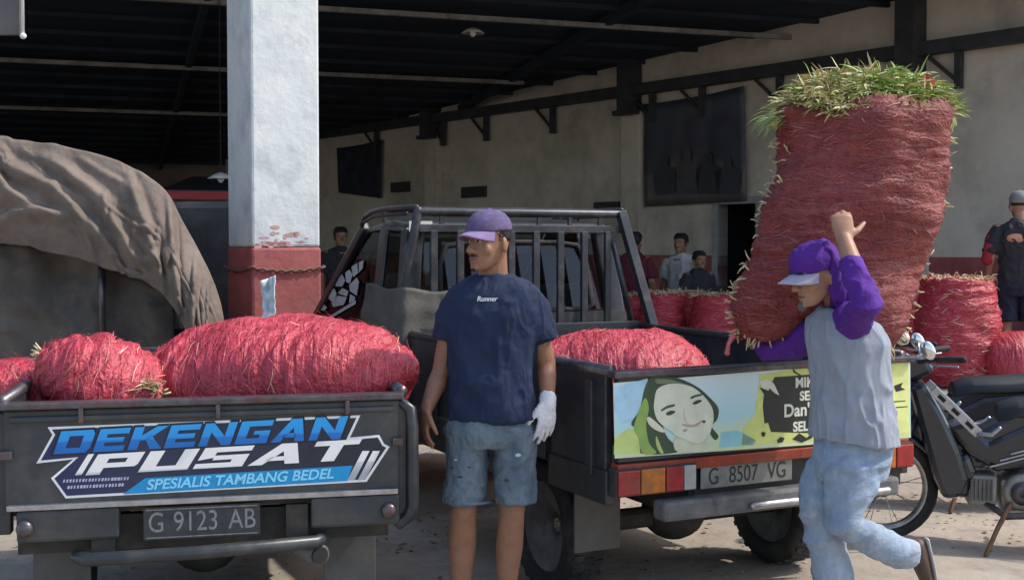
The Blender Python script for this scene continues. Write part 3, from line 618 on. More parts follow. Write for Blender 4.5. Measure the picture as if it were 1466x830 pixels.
mb.obj('window_sticker', mat('sticker_pale', (.40, .42, .44), .6), cab)
MB().tube([(.44, 3.55, 1.16), (.44, 3.45, 1.20)], .19, 24).obj('steering_wheel', M_black, cab)
for x in (.42, 1.1):
    mb = MB(); mb.box(x - .24, x + .24, 2.5, 2.64, .8, 1.32); mb.box(x - .1, x + .1, 2.52, 2.6, 1.34, 1.5); mb.obj('seat', mat('seat_cloth', (.04, .045, .05), .9), cab, bev=.03)
# guard
GM_ = mat('black_guard_tube', (.035, .038, .045), .4, var=.3, metal=.2, dirt=(.12, .11, .10), dscale=10)
gd = MB().tube([(.11, 2.29, 1.745), (RW - .11, 2.29, 1.745)], .026, 10, rnd=True).obj('cab_guard', GM_, rt, smooth=True)
MB().box(.11, RW - .11, 2.275, 2.305, 1.63, 1.675).obj('guard_rail', GM_, gd, bev=.004)
MB().box(.02, RW - .02, 2.275, 2.305, .98, 1.02).obj('guard_rail', GM_, gd, bev=.004)
for k in range(8):
    x = .20 + k * (RW - .40) / 7
    MB().box(x - .021, x + .021, 2.272, 2.298, .76, 1.64).obj('guard_bar', GM_, gd, bev=.004)
for k in range(6):
    x = .25 + k * (RW - .5) / 5; MB().box(x - .012, x + .012, 2.28, 2.3, 1.67, 1.735).obj('guard_spacer', GM_, gd)
MB().tube([(.11, 2.29, 1.75), (.075, 2.30, 1.55), (.0, 2.36, 1.18), (-.03, 2.38, .95)], .026, 10, rnd=True).obj('guard_leg', GM_, gd, smooth=True)
MB().bar((RW - .11, 2.28, 1.76), (RW + .03, 2.12, 1.04), .055, .05).obj('guard_leg', GM_, gd, bev=.004)
MB().tube([(RW - .17, 2.29, 1.62), (RW - .06, 2.22, 1.06)], .018, 8).obj('guard_brace', GM_, gd, smooth=True)
for zz, yy in ((1.755, 2.95), (1.80, 2.85)): pass
for x in (.10, RW - .10):
    MB().tube([(x, 2.29, 1.77), (x, 2.80, 1.775), (x, 3.02, 1.765), (x, 3.16, 1.735), (x, 3.22, 1.685)], .016, 8, rnd=True).obj('rack_rail', GM_, gd, smooth=True)
    MB().tube([(x, 2.45, 1.74), (x, 3.0, 1.735), (x, 3.2, 1.70)], .012, 8, rnd=True).obj('rack_rail', GM_, gd, smooth=True)
    for yy in (2.82,): MB().tube([(x, yy, 1.69), (x, yy, 1.775)], .012, 8).obj('rack_post', GM_, gd)
for yy in (2.6, 2.95): MB().tube([(.10, yy, 1.772), (RW - .10, yy, 1.772)], .014, 8).obj('rack_bar', GM_, gd, smooth=True)
MB().box(.10, .24, 2.40, 2.408, 1.635, 1.695).obj('white_tag', M_white, cab)
MB().box(1.02, 1.16, 2.405, 2.412, 1.64, 1.672).obj('white_tag', M_white, cab)

# canvas folded against the cab corner
def sheet(name, fn, nu, nv, m, label=None, cat=None, thick=.006, parent=None):
    vs = [fn(i / nu, j / nv) for j in range(nv + 1) for i in range(nu + 1)]
    mb = MB().add(vs, [(j * (nu + 1) + i, j * (nu + 1) + i + 1, (j + 1) * (nu + 1) + i + 1, (j + 1) * (nu + 1) + i) for j in range(nv) for i in range(nu)])
    o = mb.obj(name, m, parent, smooth=True, fix=False); so = o.modifiers.new('thick', 'SOLIDIFY'); so.thickness = thick
    if label: tag(o, label, cat)
    return o
MR = frame_of(rt)
def canvas(u, v):
    if u < .45: x, y = -.015, 2.80 - (u / .45) * .62
    else: x, y = -.015 + (u - .45) / .55 * .52, 2.18
    f = .018 * noise.noise(Vector((u * 9, v * 2, 2))) + .02 * noise.noise(Vector((u * 3, v * 5, 7)))
    z = 1.33 - .03 * u + .01 * math.sin(u * 17) - v * .62
    return MR @ Vector((x - abs(f) - .02 * math.sin(math.pi * v), y - (abs(f) if u > .45 else 0), z))
sheet('canvas_sheet', canvas, 60, 30, mat('pale_canvas', (.075, .07, .06), .85, col2=(.115, .108, .092), scale=4, bump=.3, bscale=20), 'grey canvas sheet folded over the cab corner beside the guard', 'canvas')

# ---------------------------------------------------------------- tarpaulin-covered truck behind the left bed
D = 7.05
top = [(-150, 205), (-70, 200), (0, 197), (22, 204), (60, 205), (115, 216), (170, 232), (205, 250), (238, 276), (262, 320), (285, 362), (305, 405), (318, 450), (324, 520)]
hem = [(-150, 330), (-70, 338), (0, 347), (30, 350), (80, 362), (115, 370), (150, 384), (185, 396), (222, 412), (246, 436), (262, 462), (272, 490), (278, 520), (282, 560)]
def lerp(L, u):
    k = u * (len(L) - 1); i = min(int(k), len(L) - 2); f = k - i
    a = L[max(i - 1, 0)]; b = L[i]; c_ = L[i + 1]; d = L[min(i + 2, len(L) - 1)]
    return tuple(.5 * (2 * b[t] + (c_[t] - a[t]) * f + (2 * a[t] - 5 * b[t] + 4 * c_[t] - d[t]) * f * f + (3 * b[t] - a[t] - 3 * c_[t] + d[t]) * f ** 3) for t in (0, 1))
ct = empty('covered_truck', (P(60, 350, D + .6).x, D + 1.2, 0), 0, 'truck bed with a canvas hood frame and hanging grey curtain', 'truck')
def tarp(u, v):
    a = Vector(P(*lerp(top, u), D)); b = Vector(P(*lerp(hem, u), D - .16))
    if v < .4:
        k = 1 - v / .4; p = a + Vector((-.85 * k, 2.2 * k, .06 * math.sin(k * 9 + u * 8) * .3 - .25 * k))
        dn = Vector((.3, 0, 1))
    else:
        k = (v - .4) / .6; p = a.lerp(b, k); p.y -= .10 * math.sin(math.pi * k) ; dn = Vector((.2, -1, .4))
    kk = 0 if v < .4 else (v - .4) / .6
    dsp = .05 * noise.noise(V(p.x * 1.3, p.y, p.z * 1.6)) * (.35 + .65 * kk) + .007 * noise.noise(V(p.x * 9, p.y * 5, p.z * 9))
    uu, vv = u * 3.0, (v - .4) / .6 * 1.0 if v > .4 else (v - .4) * 2.2
    wob = .05 * noise.noise(V(uu * 2.5, vv * 2.5, 3))
    for pl, hgt, wd in CREASE:
        for (x0, y0), (x1, y1) in zip(pl, pl[1:]):
            ex, ey = x1 - x0, y1 - y0; tt = max(0, min(1, ((uu - x0) * ex + (vv - y0) * ey) / (ex * ex + ey * ey)))
            sd_ = ((uu - x0) * ey - (vv - y0) * ex) / math.hypot(ex, ey) + wob; dd_ = math.hypot(uu - x0 - ex * tt, vv - y0 - ey * tt)
            if dd_ < .5: 
                fade = .35 + .65 * math.sin(math.pi * min(.97, max(.03, tt)))
                dsp += hgt * fade * math.exp(-(dd_ / wd) ** 2) * (1 if sd_ > 0 else .9) - hgt * .45 * fade * math.exp(-((dd_ - wd * 2.0) / (wd * 1.1)) ** 2) * (sd_ > 0)
    e = min(1, (1 - u) * 6 + .3)
    return p + dn.normalized() * dsp * e
CREASE = [([(.0, .55), (.5, .42), (1.0, .70)], .055, .07), ([(.55, .25), (1.0, .40), (1.45, .85)], .06, .06), ([(.95, .15), (1.35, .40), (1.75, .95)], .05, .06), ([(.2, .95), (.7, .70), (1.15, .62)], .05, .05),
          ([(1.5, .1), (1.75, .45), (1.95, .95)], .045, .05), ([(1.9, .05), (2.1, .45), (2.25, .95)], .05, .045), ([(2.3, .1), (2.45, .5), (2.6, .95)], .04, .04), ([(.0, .2), (.45, .12), (.9, .3)], .03, .05),
          ([(.3, .0), (.38, -.5)], .03, .06), ([(1.0, .02), (1.1, -.6)], .03, .06), ([(1.6, .0), (1.7, -.6)], .035, .05), ([(.05, .8), (.45, .95)], .04, .04), ([(1.15, .55), (1.3, .98)], .035, .035), ([(2.05, .35), (1.9, .7), (1.7, .8)], .03, .035)]
_r = random.Random(17)
for _i in range(30):
    _x, _y, _a, _l = _r.uniform(0, 2.7), _r.uniform(.02, .95), _r.gauss(.7, .55), _r.uniform(.15, .5)
    CREASE.append(([(_x, _y), (_x + _l * math.cos(_a) * .5, _y + _l * math.sin(_a) * .5 + .03), (_x + _l * math.cos(_a), _y + _l * math.sin(_a))], _r.uniform(.012, .028), _r.uniform(.016, .035)))
sheet('tarpaulin', tarp, 220, 130, M_tarp, 'brown-olive tarpaulin draped over the hood of the covered truck', 'tarpaulin')
def curtain(u, v):
    p = P(-150 + u * 400, 352 + v * 215 + 40 * max(0, u - .75) / .25, D + .10)
    p.y += .03 * math.sin(u * 24 + 3 * noise.noise(Vector((u * 6, v * 2, 0)))) + .07 * noise.noise(Vector((u * 5, v * 3, 5))) - .03 * max(0.0, 1 - abs(noise.noise(Vector((u * 7 + v * 3, v * 5 - u * 4, 8)))) * 4)
    return p
o = sheet('curtain', curtain, 90, 40, M_tarp2); o.parent = ct; o.matrix_parent_inverse = ct.matrix_basis.inverted()
for px in (145, -120):
    a = P(px, 372, D - .0); wpart(MB().tube([(a.x, a.y, .9), (a.x, a.y, a.z + .1)], .02, 10), 'hood_pole', M_rail, ct, smooth=True)
a, b = P(-150, 560, D + .2), P(280, 560, D + .2)
for z0, z1, nm in ((.74, 1.05, 'bed_side'),):
    wpart(MB().box(a.x, b.x, D + .25, D + .3, z0, z1), nm, M_paint2, ct, bev=.006)
wpart(MB().box(a.x, b.x, D + .3, D + 2.3, .66, .74), 'bed_floor', M_frame, ct)
wpart(MB().box(b.x - .05, b.x, D + .3, D + 2.3, .74, 1.05), 'bed_side', M_paint2, ct, bev=.006)
cc = MB().prism([(a.x, D + 2.35, .5), (a.x, D + 2.35, 1.9), (a.x, D + 3.3, 1.9), (a.x, D + 3.8, 1.2), (a.x, D + 3.85, .5)], (b.x - a.x, 0, 0))
wpart(cc, 'cab', M_paint2, ct, bev=.05)
for x in (a.x + .2, b.x - .2):
    for yy in (D + .9, D + 3.2):
        t = MB().lathe([(-.09, .2), (-.1, .29), (-.06, .34), (.06, .34), (.1, .29), (.09, .2)], Matrix.Translation((x, yy, .35)), 28); wpart(t, 'wheel', M_black, ct, smooth=True)
# white plastic snagged behind the load
def plas(u, v):
    p = P(372 + u * 22 + v * 3, 402 + v * 62 - u * 8 * (1 - v), 6.9); p.y += .04 * noise.noise(Vector((u * 4, v * 6, 1))) + .05 * math.sin(u * 3 + v * 2); p.x += .03 * noise.noise(Vector((v * 5, 2, 1))); return p
sheet('plastic_sheet', plas, 10, 16, mat('white_plastic', (.62, .70, .72), .35, var=.15), 'crumpled white plastic sheet standing up in front of the red pillar base', 'plastic')

# ---------------------------------------------------------------- sacks
def strands(me, n, ln, wd, seed, direc=None, off=.003, curl=.35, zmin=None, sel=None):
    """thin strips lying on / sticking out of a surface"""
    rnd = random.Random(seed); mb = MB(); ps = [p for p in me.polygons if sel is None or sel(p)]
    wts = [p.area for p in ps]
    for p in rnd.choices(ps, wts, k=n):
        nn = p.normal.copy(); c = p.center + nn * off * rnd.uniform(.5, 1.5)
        d = (direc(p.center, nn) if direc else Vector((rnd.gauss(0, 1), rnd.gauss(0, 1), rnd.gauss(0, 1)))) + Vector((rnd.gauss(0, 1), rnd.gauss(0, 1), rnd.gauss(0, 1))) * .45
        d = (d - nn * d.dot(nn))
        if d.length < 1e-4: continue
        d.normalize(); sd_ = nn.cross(d); L = ln * rnd.uniform(.5, 1.4); w_ = wd * rnd.uniform(.6, 1.4); k = rnd.uniform(-curl, curl); lift = rnd.uniform(-.12, .07)
        vs = []
        for i in range(4):
            t = i / 3 - .5; q = c + d * L * t + sd_ * L * k * (t * t) + nn * (L * lift * (t + .5) ** 2 * .6 - L * .12 * abs(t))
            ww = w_ * (1 - .6 * abs(t) * 1.2); vs += [q - sd_ * ww, q + sd_ * ww]
        mb.add(vs, [(0, 1, 3, 2), (2, 3, 5, 4), (4, 5, 7, 6)])
    return mb
def lumpy(me, axis, amp1, amp2, f, seed):
    """wrinkles across the sack plus bulb lumps"""
    ax = Vector(axis).normalized()
    def fn(p, n):
        s = p.dot(ax); q = p + Vector((seed, seed * .3, -seed))
        a = noise.noise(q * 4.5) * amp1
        r = (.5 - abs(noise.noise(Vector((s * f + 1.5 * noise.noise(q * 3), q.x * 2.2, q.z * 2.2))))) * amp2
        r2 = (.5 - abs(noise.noise(Vector((s * f * 2.3 + 1.5 * noise.noise(q * 5), q.y * 5, q.z * 5))))) * amp2 * .6
        return a * .6 + r * .55 + r2 * .9 + noise.noise(q * 30) * .003
    displace(me, fn)
def loft(secs, n=80, m=70, pw=2.3):
    """closed loft: secs list of (center, side vec, up vec) along the axis, smooth"""
    mb = MB(); rs = []
    for i in range(m + 1):
        k = i / m * (len(secs) - 1); a = min(int(k), len(secs) - 2); f = k - a
        def cr(t):
            p0, p1, p2, p3 = (secs[max(a - 1, 0)][t], secs[a][t], secs[a + 1][t], secs[min(a + 2, len(secs) - 1)][t])
            return .5 * (2 * p1 + (p2 - p0) * f + (2 * p0 - 5 * p1 + 4 * p2 - p3) * f * f + (3 * p1 - p0 - 3 * p2 + p3) * f ** 3)
        c, s, u = cr(0), cr(1), cr(2); ring = []
        for j in range(n):
            t = 2 * math.pi * j / n; cx, sx = math.cos(t), math.sin(t)
            ring.append(c + s * math.copysign(abs(cx) ** (2 / pw), cx) + u * math.copysign(abs(sx) ** (2 / pw), sx))
        rs.append(ring)
    return mb.rings(rs)
def sack(label, secs, axis, m=M_net, n=80, mm=70, amp=(.02, .03), f=14, ns=1400, group=None, seed=1, sm=(M_str1, M_straw), straw=.03, ln=.11, wd=.0015, pw=2.3, name='onion_sack', cat='sack', root=None):
    me = loft(secs, n, mm, pw).mesh('sack', True); lumpy(me, axis, amp[0], amp[1], f, seed)
    base = secs[0][0].copy(); r = root or empty(name, (base.x, base.y, min(s[0].z for s in secs)), 0, label, cat, group)
    def add(mesh_or_mb, nm, mt, kind=None):
        me_ = mesh_or_mb if not isinstance(mesh_or_mb, MB) else mesh_or_mb.mesh(nm, True, False)
        o = place(nm, me_, mt, r); o.matrix_parent_inverse = r.matrix_basis.inverted()
        if kind: o['kind'] = kind
        return o
    add(me, 'net_bag', m)
    ax = Vector(axis).normalized()
    dr = lambda p, nn: nn.cross(ax) * 1.3
    if ns:
        add(strands(me, int(ns * (1 - straw)), ln, wd, seed, dr), 'net_strand', sm[0], 'stuff')
        add(strands(me, int(ns * straw), ln * .8, wd * 1.0, seed + 50, dr, .010), 'straw_bit', sm[1], 'stuff')
    return r, me, add
ML = frame_of(lt)
def lying(label, a, b, hw, hh, tie=True, prof=None, **k):
    """sack lying from a to b (axis points), tied at b"""
    a, b = Vector(a), Vector(b); d = (b - a); L = d.length; d.normalize(); s = d.cross(Vector((0, 0, 1))).normalized(); u = s.cross(d)
    prof = prof or ([(0, .25), (.04, .55), (.14, .86), (.32, 1.0), (.52, 1.02), (.70, .92), (.84, .70), (.92, .46), (.97, .26), (1.0, .13), (1.01, .07)] if tie else [(0, .25), (.05, .6), (.2, .95), (.5, 1.03), (.8, .95), (.95, .6), (1, .25)])
    secs = [(a + d * L * t, s * hw * r_, u * hh * r_) for t, r_ in prof]
    r, me, add = sack(label, secs, d, **k)
    if tie:
        mb = MB(); rnd = random.Random(3); q = b - d * L * .02
        for i in range(12):
            e = (d + Vector((rnd.gauss(0, .45), rnd.gauss(0, .45), rnd.gauss(0, .45)))).normalized()
            mb.tube([q, q + e * .035, q + e * .065 + Vector((0, 0, rnd.uniform(-.03, .01)))], [.006, .005, .002], 5)
        add(mb.mesh('tuft', True), 'tied_tuft', M_straw)
        mb = MB(); cpt = a + d * L * .975
        mb.tube([cpt + (s * math.cos(t) + u * math.sin(t)) * hw * .22 for t in [k_ * math.pi / 8 for k_ in range(17)]], .006, 6)
        add(mb.mesh('tie', True), 'tie_cord', M_str1)
    return r
lying('large pink-red onion sack across the left truck bed, tied at its right end', P(205, 572, 5.35), P(580, 528, 4.80), .40, .275, prof=[(0, .2), (.04, .42), (.13, .68), (.26, .90), (.40, 1.0), (.55, .97), (.68, .88), (.80, .76), (.90, .58), (.96, .36), (1.0, .15), (1.01, .07)], amp=(.04, .045), f=26, ns=1700, seed=3, mm=110, n=110)
lying('red onion sack with a pointed tied corner, second from left in the left bed', P(235, 600, 4.95), P(62, 508, 4.75), .23, .185, amp=(.03, .045), f=22, ns=900, seed=5)
lying('red onion sack cut off by the left edge in the left truck bed', P(85, 592, 5.15), P(-48, 585, 4.78), .22, .19, tie=False, amp=(.03, .045), f=22, ns=800, seed=6)
lying('red onion sack lying in the right truck bed beside the man in navy', P(770, 560, 5.75), P(1004, 560, 5.35), .34, .26, tie=False, amp=(.03, .045), f=22, ns=1300, seed=8, mm=90, n=90)
# a few dry leaves pushed between the left sacks
mb = MB(); rnd = random.Random(4)
for i in range(26):
    a = P(rnd.uniform(208, 240), rnd.uniform(552, 572), 4.72); e = Vector((rnd.gauss(0, .5), -.4, rnd.uniform(.1, 1))).normalized()
    mb.tube([a, a + e * .05, a + e * .09 + Vector((rnd.gauss(0, .02), -.02, -.02))], [.005, .004, .001], 5)
tag(mb.obj('straw_bunch', M_straw, smooth=True), 'small bunch of dry straw between the two sacks on the left truck', 'straw')
def standing(label, base, hgt, r0, r1, seed, group=None, m=M_netv, ns=500, lean=(0, 0), tops=True, n=56, mm=44, amp=(.02, .03)):
    b = Vector(base); secs = []
    for t, k in ((0, .75), (.04, .93), (.2, 1.03), (.5, 1.06), (.75, 1.0), (.92, .94), (.985, .90), (1.0, .80), (1.01, .5)):
        rr_ = (r0 + (r1 - r0) * t) * k; secs.append((b + V(lean[0] * t, lean[1] * t, hgt * t), V(rr_, 0, 0), V(0, rr_, 0)))
    r, me, add = sack(label, secs, (0, 0, 1), m=m, n=n, mm=mm, ns=ns, seed=seed, f=13, group=group, amp=amp, ln=.08, wd=.003, straw=.12)
    if tops:
        mb = MB(); rnd = random.Random(seed); c = b + V(lean[0], lean[1], hgt)
        for i in range(150):
            a_ = rnd.uniform(0, 6.28); q = c + V(math.cos(a_), math.sin(a_), 0) * r1 * .85 * rnd.random() ** .5; e = Vector((rnd.gauss(0, .7), rnd.gauss(0, .7), rnd.uniform(.1, .6))).normalized(); L = rnd.uniform(.05, .13)
            mb.tube([q, q + e * L * .6, q + e * L + V(0, 0, -.03)], [.005, .004, .0015], 4)
        add(mb.mesh('tops', True), 'dry_tops', M_straw, 'stuff')
GRP = 'onion sacks standing in the hall'
for i, (px, py, Y, hg, rd, lb) in enumerate((
    (905, 424, 13.6, .92, .25, 'standing red onion sack in the hall, half hidden by the guard leg'),
    (948, 421, 12.9, .95, .25, 'standing red onion sack in the hall below the man in maroon'),
    (990, 420, 13.3, .95, .25, 'standing red onion sack in the hall below the man in white'),
    (1022, 424, 12.6, .95, .24, 'standing red onion sack in the hall just left of the carried sack'),
    (1078, 428, 13.0, .92, .25, 'standing red onion sack in the hall behind the raised hand on the left'),
    (1128, 432, 12.6, .92, .25, 'standing red onion sack in the hall hidden mostly by the carrier\'s face'),
    (1290, 425, 12.0, .95, .26, 'standing red onion sack in the hall behind the mirror of the motorcycle'))):
    p = P(px, py, Y); standing(lb, (p.x, p.y, .04), p.z - .04, rd, rd * .95, 20 + i, GRP, ns=350)
pf = P(1371, 400, 10.3)
tag(MB().box(-.9, 4.2, -.75, 1.6, 0, .36, Matrix.Translation((pf.x, pf.y, .0)) @ Matrix.Rotation(R(-12), 4, 'Z')).obj('loading_platform', mat('platform_concrete', (.24, .22, .20), .9, var=.2, scale=2, bump=.2, bscale=20), bev=.02), kind='structure')
standing('large upright red onion sack with straw top on the platform behind the motorcycle', (pf.x, pf.y, .36), pf.z - .36, .335, .30, 41, GRP, ns=1600, n=90, mm=80, amp=(.025, .045))
p = P(1452, 520, 10.0); lying('red onion sack lying at the right edge behind the motorcycle', (p.x - .25, p.y, .6), (p.x + .7, p.y + .1, .58), .28, .24, tie=False, ns=500, seed=44, group=GRP)

# ---------------------------------------------------------------- people
def rotz(a): return Matrix.Rotation(a, 4, 'Z')
HEAD = [(0.0, -.088, -.035, .026), (.012, -.096, -.012, .042), (.035, -.098, .03, .054), (.06, -.097, .062, .062), (.088, -.094, .078, .067), (.118, -.090, .09, .071), (.15, -.099, .096, .0755), (.185, -.091, .094, .075), (.212, -.066, .076, .062), (.23, -.03, .045, .036)]
def head_mesh(mb, M, s=1.0):
    n = 28; rs = []
    for z, f, b, hw in HEAD:
        cy = (f + b) / 2; hd = (b - f) / 2
        rs.append([M @ (Vector((hw * math.copysign(abs(math.cos(t)) ** .9, math.cos(t)), cy + hd * math.copysign(abs(math.sin(t)) ** .9, math.sin(t)), z)) * s) for t in [2 * math.pi * j / n for j in range(n)]])
    mb.rings(rs)
    def q(x, y, z): return M @ (Vector((x, y, z)) * s)
    mb.tube([q(0, -.092, .128), q(0, -.104, .108), q(0, -.118, .085)], [.009 * s, .011 * s, .014 * s], 8, rnd=True)
    for sx in (-1, 1):
        mb.ell(q(sx * .012, -.104, .079), (.010 * s, .012 * s, .009 * s), M.to_3x3())
        mb.ell(q(sx * .078, .012, .10), (.010 * s, .020 * s, .033 * s), M.to_3x3() @ Matrix.Rotation(R(sx * 18), 3, 'Z'))
        mb.ell(q(sx * .032, -.088, .142), (.026 * s, .013 * s, .009 * s), M.to_3x3())
        mb.ell(q(sx * .045, -.062, .085), (.022 * s, .022 * s, .026 * s), M.to_3x3())
    mb.ell(q(0, -.094, .046), (.024 * s, .012 * s, .016 * s), M.to_3x3())
    mb.ell(q(0, -.094, .012), (.022 * s, .014 * s, .014 * s), M.to_3x3())
def face_parts(M, s, root, beard=True):
    def q(x, y, z): return M @ (Vector((x, y, z)) * s)
    R3 = M.to_3x3()
    def put(mb, nm, m): o = mb.obj(nm, m, smooth=True); o.parent = root; o.matrix_parent_inverse = root.matrix_basis.inverted(); return o
    for sx in (-1, 1):
        put(MB().ell(q(sx * .032, -.0905, .122), (.014 * s, .008 * s, .0065 * s), R3), 'eye', mat('eye_white', (.42, .38, .35), .3))
        put(MB().ell(q(sx * .032, -.0965, .122), (.006 * s, .004 * s, .006 * s), R3), 'iris', M_hair)
        put(MB().tube([q(sx * .012, -.106, .141), q(sx * .034, -.103, .147), q(sx * .054, -.086, .141)], [.004, .005, .003], 6), 'eyebrow', M_hair)
    put(MB().tube([q(-.024, -.098, .046), q(0, -.1065, .049), q(.024, -.098, .046)], [.003, .0055, .003], 6), 'lips', mat('lips', (.20, .075, .06), .5))
    if beard:
        put(MB().tube([q(-.028, -.099, .061), q(0, -.108, .064), q(.028, -.099, .061)], [.002, .004, .002], 6), 'moustache', M_hair)
        put(MB().ell(q(0, -.100, .006), (.014 * s, .008 * s, .010 * s), R3), 'beard', M_hair)
def hair_mesh(M, s, zlo=.10, grow=.010):
    mb = MB(); n = 28; rs = []
    for z, f, b, hw in HEAD:
        if z < zlo: continue
        f2 = f + (.03 if z < .17 else 0); cy = (f2 - grow + b + grow) / 2; hd = (b - f2 + 2 * grow) / 2
        rs.append([M @ (Vector(((hw + grow) * math.cos(t), cy + hd * math.sin(t), z + grow * (z > .2))) * s) for t in [2 * math.pi * j / n for j in range(n)]])
    mb.rings(rs); me = vox(mb, .006, 3); displace(me, fold(.006, 60, 60, 60, 1)); return me
def cap_mesh(M, s, brim=.085, zlo=.142, tilt=0.0):
    mb = MB(); n = 32; rs = []
    prof = [(zlo, 1.0), (.165, 1.03), (.19, 1.02), (.215, .93), (.238, .74), (.252, .5), (.258, .2)]
    for z, k in prof:
        rs.append([M @ (Vector((.086 * k * math.cos(t), -.002 + .108 * k * math.sin(t), z)) * s) for t in [2 * math.pi * j / n for j in range(n)]])
    mb.rings(rs); mb.ell(M @ (Vector((0, 0, .26)) * s), (.009, .009, .006))
    dome = vox(mb, .005, 3)
    bb = MB(); nu, nv = 20, 6; up = []; dn = []
    for j in range(nv + 1):
        for i in range(nu + 1):
            t = R(-90 - 68 + 136 * i / nu); k = j / nv
            x = .088 * math.cos(t) * (1 + .05 * k); y = -.002 + .108 * math.sin(t) - brim * k * max(0, math.cos((t + math.pi / 2) * 1.25)) ** .6
            z = zlo + .006 - .030 * k * .55 - .030 * (abs(x) / .085) ** 2 * (.35 + .65 * k)
            up.append(M @ (Vector((x, y, z)) * s)); dn.append(M @ (Vector((x, y, z - .005)) * s))
    N_ = len(up); f = []
    for j in range(nv):
        for i in range(nu):
            a = j * (nu + 1) + i; q = (a, a + 1, a + nu + 2, a + nu + 1); f.append(q); f.append(tuple(k + N_ for k in q[::-1]))
    for i in range(nu): a = nv * (nu + 1) + i; f.append((a, a + 1, a + 1 + N_, a + N_))
    bb.add(up + dn, f); return dome, bb.mesh('brim', True)
def hand(mb, wr, d, thumb, palm, curl=25, s=1.0, spread=.0, thumbout=35):
    """wr wrist, d towards the fingers, thumb = direction of the thumb side, palm = direction the palm faces"""
    wr = Vector(wr); d = Vector(d).normalized(); th = Vector(thumb); th = (th - d * th.dot(d)).normalized(); pa = d.cross(th)
    if pa.dot(Vector(palm)) < 0: pa = -pa
    mb.tube([wr - d * .02 * s, wr + d * .02 * s, wr + d * .055 * s, wr + d * .088 * s], [(.028 * s, .019 * s), (.034 * s, .019 * s), (.041 * s, .016 * s), (.039 * s, .012 * s)], 14, side=tuple(th), rnd=True)
    for k, (off, L, r_) in enumerate(((.030, .070, .0088), (.010, .078, .0092), (-.011, .073, .0088), (-.030, .058, .0078))):
        p = wr + d * (.085 - .006 * abs(k - 1)) * s + th * off * s; dirv = (d + th * spread * (1.5 - k)).normalized(); pts = [p - dirv * .02 * s, p]; ang = 0
        for q, seg in enumerate((.42, .32, .26)):
            ang += R(curl * (.7, 1.0, .8)[q]); e = dirv * math.cos(ang) + pa * math.sin(ang); pts.append(pts[-1] + e * L * seg * s)
        mb.tube(pts, [r_ * s * f_ for f_ in (1.05, 1.05, 1, .92, .8)], 8, rnd=True)
    p = wr + d * .022 * s + th * .026 * s; o = R(thumbout); e1 = (d * math.cos(o) + th * math.sin(o) + pa * .25).normalized(); e2 = (e1 + d * .4 + pa * .35).normalized()
    mb.tube([p - e1 * .012 * s, p + e1 * .030 * s, p + e1 * .030 * s + e2 * .030 * s, p + e1 * .030 * s + e2 * .054 * s], [.0145 * s, .0125 * s, .0105 * s, .0085 * s], 8, rnd=True)
def wput(root):
    def put(me, nm, m, kind=None):
        if isinstance(me, MB): me = me.mesh(nm, True)
        o = place(nm, me, m, root); o.matrix_parent_inverse = root.matrix_basis.inverted(); return o
    return put
def ring(c, rx, ry, n=32, yaw=0, tilt=None, pw=2.3):
    out = []
    for j in range(n):
        t = 2 * math.pi * j / n; x = rx * math.copysign(abs(math.cos(t)) ** (2 / pw), math.cos(t)); y = ry * math.copysign(abs(math.sin(t)) ** (2 / pw), math.sin(t))
        p = Vector((x * math.cos(yaw) - y * math.sin(yaw), x * math.sin(yaw) + y * math.cos(yaw), 0)); out.append(Vector(c) + (tilt @ p if tilt is not None else p))
    return out

def wrap(p):
    """soft folds running across a trouser leg"""
    q = Vector((p.x * 2.2 + p.z * 3.0, p.y * 3, p.z * 9 - p.x * 3)); a = noise.noise(q) ; b = noise.noise(q * 2.2 + V(4, 4, 4)); c = noise.noise(Vector((p.x * 9, p.y * 9, p.z * 1.8)))
    return .015 * max(0.0, 1 - abs(a) * 2.2) ** 1.2 + .006 * max(0.0, 1 - abs(b) * 2) + .008 * c - .006
# ---- man in navy
YM = 4.72; X0 = P(705, 400, YM).x
def mp(px, py, dy=0): p = P(px, py, YM + dy); return p
man = empty('person', (X0, YM, 0), 0, 'man in navy T-shirt, denim shorts and lilac cap standing between the trucks', 'person')
put = wput(man)
HM = Matrix.Translation((P(703, 384, YM).x, YM - .005, 1.462)) @ rotz(R(-46)) @ Matrix.Rotation(R(3), 4, 'X') @ Matrix.Scale(.93, 4)
sk_ = MB(); head_mesh(sk_, HM, 1.0)
nk = P(706, 400, YM)
sk_.tube([V(nk.x, YM + .035, 1.38), V(nk.x, YM + .03, 1.45), V(P(705, 370, YM).x, YM + .018, 1.53)], [.066, .058, .056], 16, rnd=True)
def mz(py): return P(700, py, YM).z
# arms
Ls = mp(656, 424, .03); Le = mp(632, 532, .04); Lw = mp(611, 584, -.03)
Rs = mp(758, 424, .03); Re = mp(782, 520, .05); Rw_ = mp(784, 572, -.02)
sk_.tube([Ls, Ls.lerp(Le, .5), Le, Le.lerp(Lw, .35), Lw], [.042, .044, .038, .039, .026], 14, rnd=True)
sk_.tube([Rs, Rs.lerp(Re, .5), Re, Re.lerp(Rw_, .35), Rw_], [.042, .044, .038, .039, .028], 14, rnd=True)
hand(sk_, Lw, V(-.10, -.1, -1), V(.35, -.9, 0), V(.9, .3, 0), 20, 1.0)
sk_.rings([ring((X0 - .01, YM + .02, z), hw, hd) for z, hw, hd in ((.87, .12, .09), (.95, .14, .1), (1.2, .15, .1), (1.34, .13, .085), (1.385, .09, .06))])
